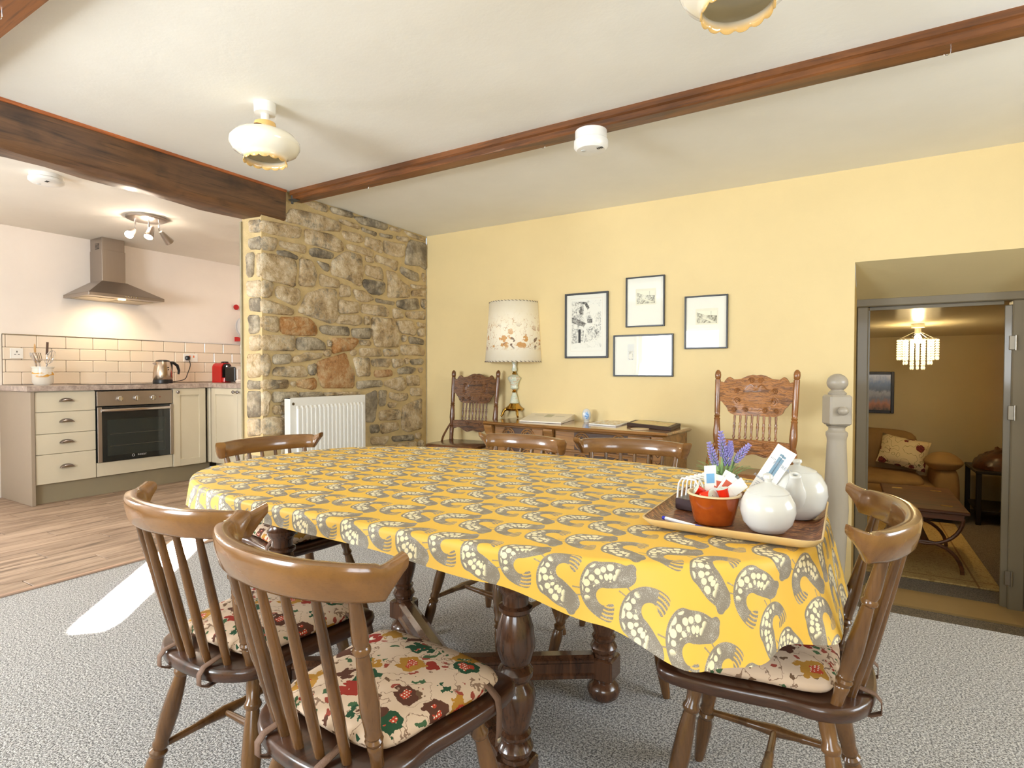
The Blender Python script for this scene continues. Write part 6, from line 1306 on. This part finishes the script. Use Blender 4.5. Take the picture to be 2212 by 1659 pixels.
    for sg_ in (-1, 1):
        scroll(sg_*0.24, 0.36, 0.020, 2, sg_); scroll(sg_*0.25, 0.60, 0.018, 2, -sg_); scroll(sg_*0.13, 0.14, 0.017, 2, sg_); scroll(sg_*0.28, 0.13, 0.017, 2, -sg_); scroll(sg_*0.06, 0.86, 0.018, 2, sg_)
        MB().tube([(sg_*(0.03+0.16*s)*WP, bk(z0+HP*.75)+0.012, z0+HP*(0.70+0.06*math.sin(s*6))) for s in [k/8 for k in range(9)]], 0.003, 5).build('carved_vine', wd, crest)
    # spindles and lower slat
    for k in range(8):
        u = -0.27+0.54*k/7; x_ = u*WP*1.02; MB().turned((x_, bk(0.615)+0.012, 0.612), (x_*0.98, bk(0.765)+0.016, 0.768), [(0.006, 0), (0.0055, 0.08), (0.009, 0.16), (0.0055, 0.22), (0.0065, 0.4), (0.009, 0.55), (0.0062, 0.6), (0.0085, 0.65), (0.006, 0.72), (0.0075, 0.9), (0.006, 1)], 10).build('spindle', wd, e)
    b = MB(); n = 30; vs = []; fs = []
    for i in range(n+1):
        u = -0.5+i/n; zt_ = 0.618+0.004*math.cos(u*PI); zb_ = 0.555-0.028*math.cos(u*PI)**2+0.010*math.cos(u*6*PI); y_ = bk(0.59)+0.018*(1-(2*u)**2)
        for y2, z2 in ((y_-0.009, zb_), (y_-0.009, zt_), (y_+0.007, zt_), (y_+0.007, zb_)): vs.append((u*(W_-0.022), y2, z2))
    for i in range(n):
        for k in range(4): k2 = (k+1) % 4; fs.append((i*4+k, i*4+4+k, i*4+4+k2, i*4+k2))
    fs += [(0, 1, 2, 3), (n*4+3, n*4+2, n*4+1, n*4)]; b.add(vs, fs); ls = b.build('lower_slat', pr, e, angle=60)
    for sg_ in (-1, 1):
        MB().tube([(sg_*0.06+sg_*0.018*(1-s/25)*math.cos(s*PI/6), bk(0.59)+0.006, 0.592+0.018*(1-s/25)*math.sin(s*PI/6)) for s in range(24)], 0.0024, 5).build('scroll', wd, ls)
    return e
pressback(-0.495, 3.36, 262, 'honey oak press-back chair with carved crest between sideboard and newel post', (M_PB1, M_PR1), 0.445)
pressback(-2.64, 3.62, 274, 'darker press-back chair with carved crest beside the stone wall', (M_PB2, M_PR2), 0.43)

# ---------------------------------------------------------------- newel post
npz = thing('newel_post', 'taupe painted newel post with ball top at the stair head', 'newel post', (-0.036, 2.80, 0.0)); kk = depth((-0.036, 2.80, 0.9))/F_PX
def ny(py): return at_y(1810, py, 2.80).z
b = MB(); b.lathe([(0.042, 0.0), (0.042, 0.10), (0.044, 0.12), (0.036, 0.14), (0.041, 0.24), (24.5*kk, ny(1100)), (18.5*kk, ny(952)), (19*kk, ny(946)), (21*kk, ny(940)), (21*kk, ny(934)), (16*kk, ny(929)), (16*kk, ny(924)), (21*kk, ny(919))], (0, 0, 0), 32); b.build('shaft', M_GREYWOOD, npz)
bz0, bz1 = ny(918), ny(853); hw = 22.5*kk
b = MB(); b.box((0, 0, (bz0+bz1)/2), (2*hw, 2*hw, bz1-bz0), rz=YAW-0.12, bev=0.008); blk = b.build('block', M_GREYWOOD, npz, smooth=False)
kd = Vector((math.sin(YAW-0.12), -math.cos(YAW-0.12), 0)); b = MB(); b.ellipsoid(kd*(hw+6*kk)+Vector((0, 0, ny(886))), (10.5*kk, 10.5*kk, 9.5*kk), 18, 12); b.tube([kd*hw+Vector((0, 0, ny(886))), kd*(hw+5*kk)+Vector((0, 0, ny(886)))], 7*kk, 14); b.build('boss', M_GREYWOOD, blk)
b = MB(); b.lathe([(0.001, bz1-0.001), (17*kk, bz1), (18*kk, ny(849)), (15*kk, ny(846)), (12*kk, ny(843)), (12*kk, ny(841))], (0, 0, 0), 28); b.build('collar', M_GREYWOOD, npz)
b = MB(); b.ellipsoid((0, 0, ny(826.5)), (20.5*kk, 20.5*kk, 19*kk), 32, 20); b.build('ball_finial', M_GREYWOOD, npz)

# ---------------------------------------------------------------- lower lounge
M_SOFA = plain('tan_suede', (152, 120, 74), 0.9, var=0.12, scale=9, bump=0.3, bscale=40); M_DARKW = wood('dark_mahogany', (104, 60, 32), (58, 32, 18), axis=0, rough=0.42, grain=7, coat=0.1, fine=70)
sf_ = thing('sofa', 'tan suede sofa with padded arm in the lower lounge', 'sofa', (0.05, 7.07, LF))
def pad(c_, d_, parent, name, bev=0.06, rot=None, mat=None):
    b = MB(); b.box(c_, d_, bev=bev, rot=rot); o = b.build(name, mat or M_SOFA, parent, angle=80); md = o.modifiers.new('soft', 'SUBSURF'); md.levels = md.render_levels = 2; return o
pad((-0.05, 0.0, 0.20), (1.86, 0.80, 0.30), sf_, 'base', 0.03); pad((-0.05, -0.02, 0.345), (1.36, 0.74, 0.15), sf_, 'seat_cushion', 0.06)
pad((-0.10, 0.32, 0.55), (1.45, 0.24, 0.58), sf_, 'backrest', 0.09)
pad((0.785, -0.04, 0.27), (0.23, 0.76, 0.50), sf_, 'arm', 0.05); pad((0.765, -0.22, 0.57), (0.33, 0.42, 0.20), sf_, 'arm_pad', 0.09)
t = NT('dahlia_print_linen'); v = t.coord(); vo = t.voronoi(v, 7.5, rnd=0.8); k_ = t.sep(vo.outputs['Color']); ds = vo.outputs['Distance']; pet = t.voronoi(v, 70)
fl_ = t.math('LESS_THAN', t.math('ADD', ds, t.math('MULTIPLY', pet.outputs['Distance'], 0.10)), 0.34)
c = t.mix(t.math('LESS_THAN', t.math('ABSOLUTE', t.math('SUBTRACT', t.noise(v, 14, 1), 0.5)), 0.010), lin((222, 204, 160)), lin((130, 120, 74)))
c = t.mix(fl_, c, t.mix(t.step(pet.outputs['Distance'], 0.2, 0.5), lin((150, 62, 46)), lin((96, 36, 32)))); M_DAHLIA = t.fin(c, 0.85)
sc = at_y(1966, 983, 7.08); cu2 = thing('scatter_cushion', 'cream scatter cushion with red dahlia print on the sofa', 'cushion', (sc.x-0.055, 7.13, sc.z+0.02))
Mc = Matrix.Rotation(-0.42, 3, 'X') @ Matrix.Rotation(0.20, 3, 'Y'); b = MB(); n = 10; vs = []; fs = []
for side in (-1, 1):
    for i in range(n+1):
        for j in range(n+1):
            u, w_ = -1+2*i/n, -1+2*j/n; pin = 1-0.10*(abs(u)*abs(w_))**0.5*0-0.06*(1-abs(u))*0; hgt = 0.085*((1-u**4)*(1-w_**4))**0.6; sx_ = u*0.215*(1-0.06*(1-w_*w_)); sz_ = w_*0.165*(1-0.06*(1-u*u)); vs.append(Mc @ Vector((sx_, side*hgt, sz_)))
S = (n+1)**2; st = n+1
for i in range(n):
    for j in range(n): a = i*st+j; fs.append((a, a+st, a+st+1, a+1)); fs.append((S+a, S+a+1, S+a+st+1, S+a+st))
for i in range(n):
    for a, c_ in ((i*st, (i+1)*st), (i*st+n, (i+1)*st+n), (i, i+1), (n*st+i, n*st+i+1)): fs.append((a, c_, S+c_, S+a))
b.add(vs, fs); o = b.build('cover', M_DAHLIA, cu2, angle=80)
# coffee table with curved crossed legs
ct = thing('coffee_table', 'dark mahogany coffee table with curved crossed legs and brass inlays', 'table', (0.50, 5.38, LF+0.0148)); HT = 0.46
b = MB(); b.box((0, 0, HT-0.012), (0.48, 0.96, 0.024), bev=0.006); ctop = b.build('tabletop', M_DARKW, ct, smooth=False); MB().box((0, 0, HT-0.045), (0.42, 0.90, 0.045)).build('apron', M_DARKW, ct, smooth=False)
for sx, sy in ((-1, -1), (1, -1), (-1, 1), (1, 1)): MB().box((sx*0.13, sy*0.30, HT+0.0015), (0.07, 0.035, 0.003), bev=0.001).build('brass_inlay', M_BRASS, ctop, smooth=False)
for sy in (-0.38, 0.38):
    for s in (-1, 1):
        b = MB(); pts = [(s*(0.22-0.22*math.sin(PI*f)*1.0), sy, HT-0.06-(HT-0.06)*f*0.5) for f in [k/10*0.5 for k in range(11)]]
        arc = [(s*0.215*math.cos(a), sy, HT-0.065-0.205*math.sin(a)) for a in [PI/2*k/8 for k in range(9)]]; arc2 = [(s*0.215*math.cos(a), sy, 0.205*math.sin(a)) for a in [PI/2*k/8 for k in range(9)]]
        MB().tube(arc, 0.013, 8).build('leg', M_DARKW, ct); MB().tube(arc2, 0.013, 8).build('leg', M_DARKW, ct)
MB().box((0, 0, 0.20), (0.05, 0.78, 0.03), bev=0.005).build('stretcher', M_DARKW, ct, smooth=False)
# rug
t = NT('beige_scroll_rug'); v = t.coord(); x_, y_, _z = t.sep(v); scr = t.noise(v, 16, 2, 0.5, 2.5)
bx = t.math('ABSOLUTE', x_); by = t.math('ABSOLUTE', y_); ln = t.math('MAXIMUM', t.math('LESS_THAN', t.math('ABSOLUTE', t.math('SUBTRACT', bx, 0.50)), 0.006), t.math('LESS_THAN', t.math('ABSOLUTE', t.math('SUBTRACT', by, 0.84)), 0.006))
c = t.mix(t.math('LESS_THAN', t.math('ABSOLUTE', t.math('SUBTRACT', scr, 0.5)), 0.03), lin((196, 170, 112)), lin((168, 138, 84))); c = t.mix(ln, c, lin((150, 116, 66))); t.bump(t.noise(v, 300, 2), 0.4, 0.003); M_RUG = t.fin(c, 0.95)
tag(MB().box((0, 0, 0.006), (1.24, 1.90, 0.012), bev=0.004).build('area_rug', M_RUG, smooth=False, loc=(0.27, 5.72, LF)), 'beige scroll-patterned rug under the coffee table', 'rug')
# dark side table with carved wood
sx_ = thing('side_table', 'black side table beside the sofa in the lower lounge', 'table', (1.235, 7.08, LF)); M_BLKW = plain('black_wood', (34, 26, 22), 0.4)
MB().box((0, 0, 0.50), (0.36, 0.62, 0.03), bev=0.006).build('tabletop', M_BLKW, sx_, smooth=False); MB().box((0, 0, 0.13), (0.33, 0.58, 0.02), bev=0.004).build('shelf', M_BLKW, sx_, smooth=False)
for a in (-1, 1):
    for c_ in (-1, 1): MB().box((a*0.155, c_*0.285, 0.245), (0.04, 0.04, 0.49), bev=0.004).build('leg', M_BLKW, sx_, smooth=False)
b = MB(); n1, n2 = 24, 12; vs = []; fs = []
for i in range(n1):
    a = 2*PI*i/n1
    for j in range(n2+1):
        f = PI/2*j/n2; r_ = math.cos(f)*(1+0.05*math.sin(6*a+j*0.9)); vs.append((0.165*r_*math.cos(a), 0.22*r_*math.sin(a), 0.17*math.sin(f)*(1+0.18*math.cos(a))+0.007*math.sin(j*3.0+a)))
for i in range(n1):
    for j in range(n2): a = i*(n2+1)+j; c_ = ((i+1) % n1)*(n2+1)+j; fs.append((a, c_, c_+1, a+1))
b.add(vs, fs); o = b.build('driftwood_carving', wood('dark_driftwood', (92, 54, 30), (48, 28, 18), axis=0, rough=0.4, grain=14)); o.location = (1.235, 7.05, LF+0.5225); tag(o, 'rounded dark carved wood piece on the black side table', 'carving')
# picture on the lounge wall
px_ = at_y(1932, 803, LB); pb = at_y(1927, 893, LB); w_ = 0.42; pc = thing('framed_landscape', 'dark framed lake landscape in the lower lounge', 'picture', (px_.x-w_/2, LB, (px_.z+pb.z)/2)); h_ = px_.z-pb.z
b = MB()
for s in (-1, 1): b.box((s*(w_/2-0.016), -0.012, 0), (0.032, 0.024, h_), bev=0.004); b.box((0, -0.012, s*(h_/2-0.016)), (w_-0.064, 0.024, 0.032), bev=0.004)
b.build('frame', M_BLKW, pc, smooth=False)
t = NT('lake_view'); v = t.coord(); x_, y_, z_ = t.sep(v); n = t.noise(t.mapping(v, scale=(20, 1, 9)), 1, 4, 0.7); zz = t.math('ADD', t.math('DIVIDE', z_, h_), t.math('MULTIPLY', t.math('SUBTRACT', n, 0.5), 0.35))
M_LAKE = t.fin(t.ramp(t.math('ADD', zz, 0.5), [(0.05, (70, 66, 52)), (0.22, (188, 122, 88)), (0.36, (120, 124, 140)), (0.50, (168, 170, 180)), (0.56, (70, 70, 58)), (0.72, (38, 40, 34)), (0.90, (176, 156, 96))]), 0.15)
MB().box((0, -0.006, 0), (w_-0.064, 0.006, h_-0.064)).build('print', M_LAKE, pc, smooth=False)
# pine boarding at the side of the lounge
tp5 = struct(MB().box((1.413, 7.2, 0.96), (0.012, 0.62, 0.98)).build('trim_8', plain('board_gap_brown', (120, 74, 36), 0.7), smooth=False), 'orange pine boarding in the lower lounge')  # brown backing sheet seen between the boards
M_PINE = wood('orange_knotty_pine', (214, 142, 66), (176, 104, 44), axis=1, rough=0.4, grain=5, coat=0.2, fine=50)
bm_ = MB().box((0, 0, 0), (0.014, 0.62, 0.190), bev=0.003).mesh('board', M_PINE, smooth=False)
for k in range(5): inst('board', bm_, tp5, (1.402, 7.2, 0.575+0.194*k))
# bead chandelier
cpt = Vector(at_d(1983, 705, 5.0)); zc = 1.505-(cpt.y-4.46)*(1.505-1.412)/(LB+0.1-4.46); ch = thing('bead_chandelier', 'small glass bead chandelier glowing in the lower lounge', 'chandelier', (cpt.x, cpt.y, zc-0.004)); kk = 5.0/F_PX
M_BEAD = NT('crystal_bead').fin((1, 0.95, 0.82, 1), 0.05, spec=0.9, trans=0.5, emit=(1.0, 0.78, 0.42, 1), estr=0.6)
MB().lathe([(0.001, 0.004), (12*kk, 0.004), (12*kk, -7*kk), (6*kk, -8*kk), (6*kk, -20*kk), (0.001, -20*kk)], (0, 0, 0), 20, cap=False).build('ceiling_rose', M_WHITE, ch)
ring = MB(); ring.tube([(36*kk*math.cos(a), 36*kk*math.sin(a), -32*kk) for a in [2*PI*k/32 for k in range(32)]], 0.004, 6, True); ring.tube([(18*kk*math.cos(a), 18*kk*math.sin(a), -32*kk) for a in [2*PI*k/24 for k in range(24)]], 0.003, 6, True)
for k in range(4): a = PI/2*k+0.4; ring.tube([(5*kk*math.cos(a), 5*kk*math.sin(a), -16*kk), (36*kk*math.cos(a), 36*kk*math.sin(a), -32*kk)], 0.003, 5)
ring.build('hoop', M_CHROME, ch)
def strand(a, r_, nb):
    b = MB()
    for i in range(nb): b.ellipsoid((r_*math.cos(a), r_*math.sin(a), -(35+5.2*i)*kk), (2.0*kk, 2.0*kk, 2.2*kk), 6, 4)
    b.ellipsoid((r_*math.cos(a), r_*math.sin(a), -(36.5+5.2*nb)*kk), (1.8*kk, 1.8*kk, 4.2*kk), 6, 4); return b.build('bead_strand', M_BEAD, ch)
for k in range(22): strand(2*PI*k/22, 36*kk, 7)
for k in range(14): strand(2*PI*k/14+0.2, 25*kk, 9)
for k in range(8): strand(2*PI*k/8, 12*kk, 11)
b = MB(); b.ellipsoid((0, 0, -32*kk), (7*kk, 7*kk, 11*kk), 14, 10); b.build('bulb', NT('warm_bulb').fin((1, .9, .7, 1), 0.3, emit=(1.0, 0.74, 0.36, 1), estr=90), ch)
l = bpy.data.lights.new('chandelier_light', 'POINT'); l.energy = 14; l.color = (1.0, 0.74, 0.38); l.shadow_soft_size = 0.04; o = bpy.data.objects.new('chandelier_light', l); COL.objects.link(o); o.location = (cpt.x, cpt.y, zc-45*kk)
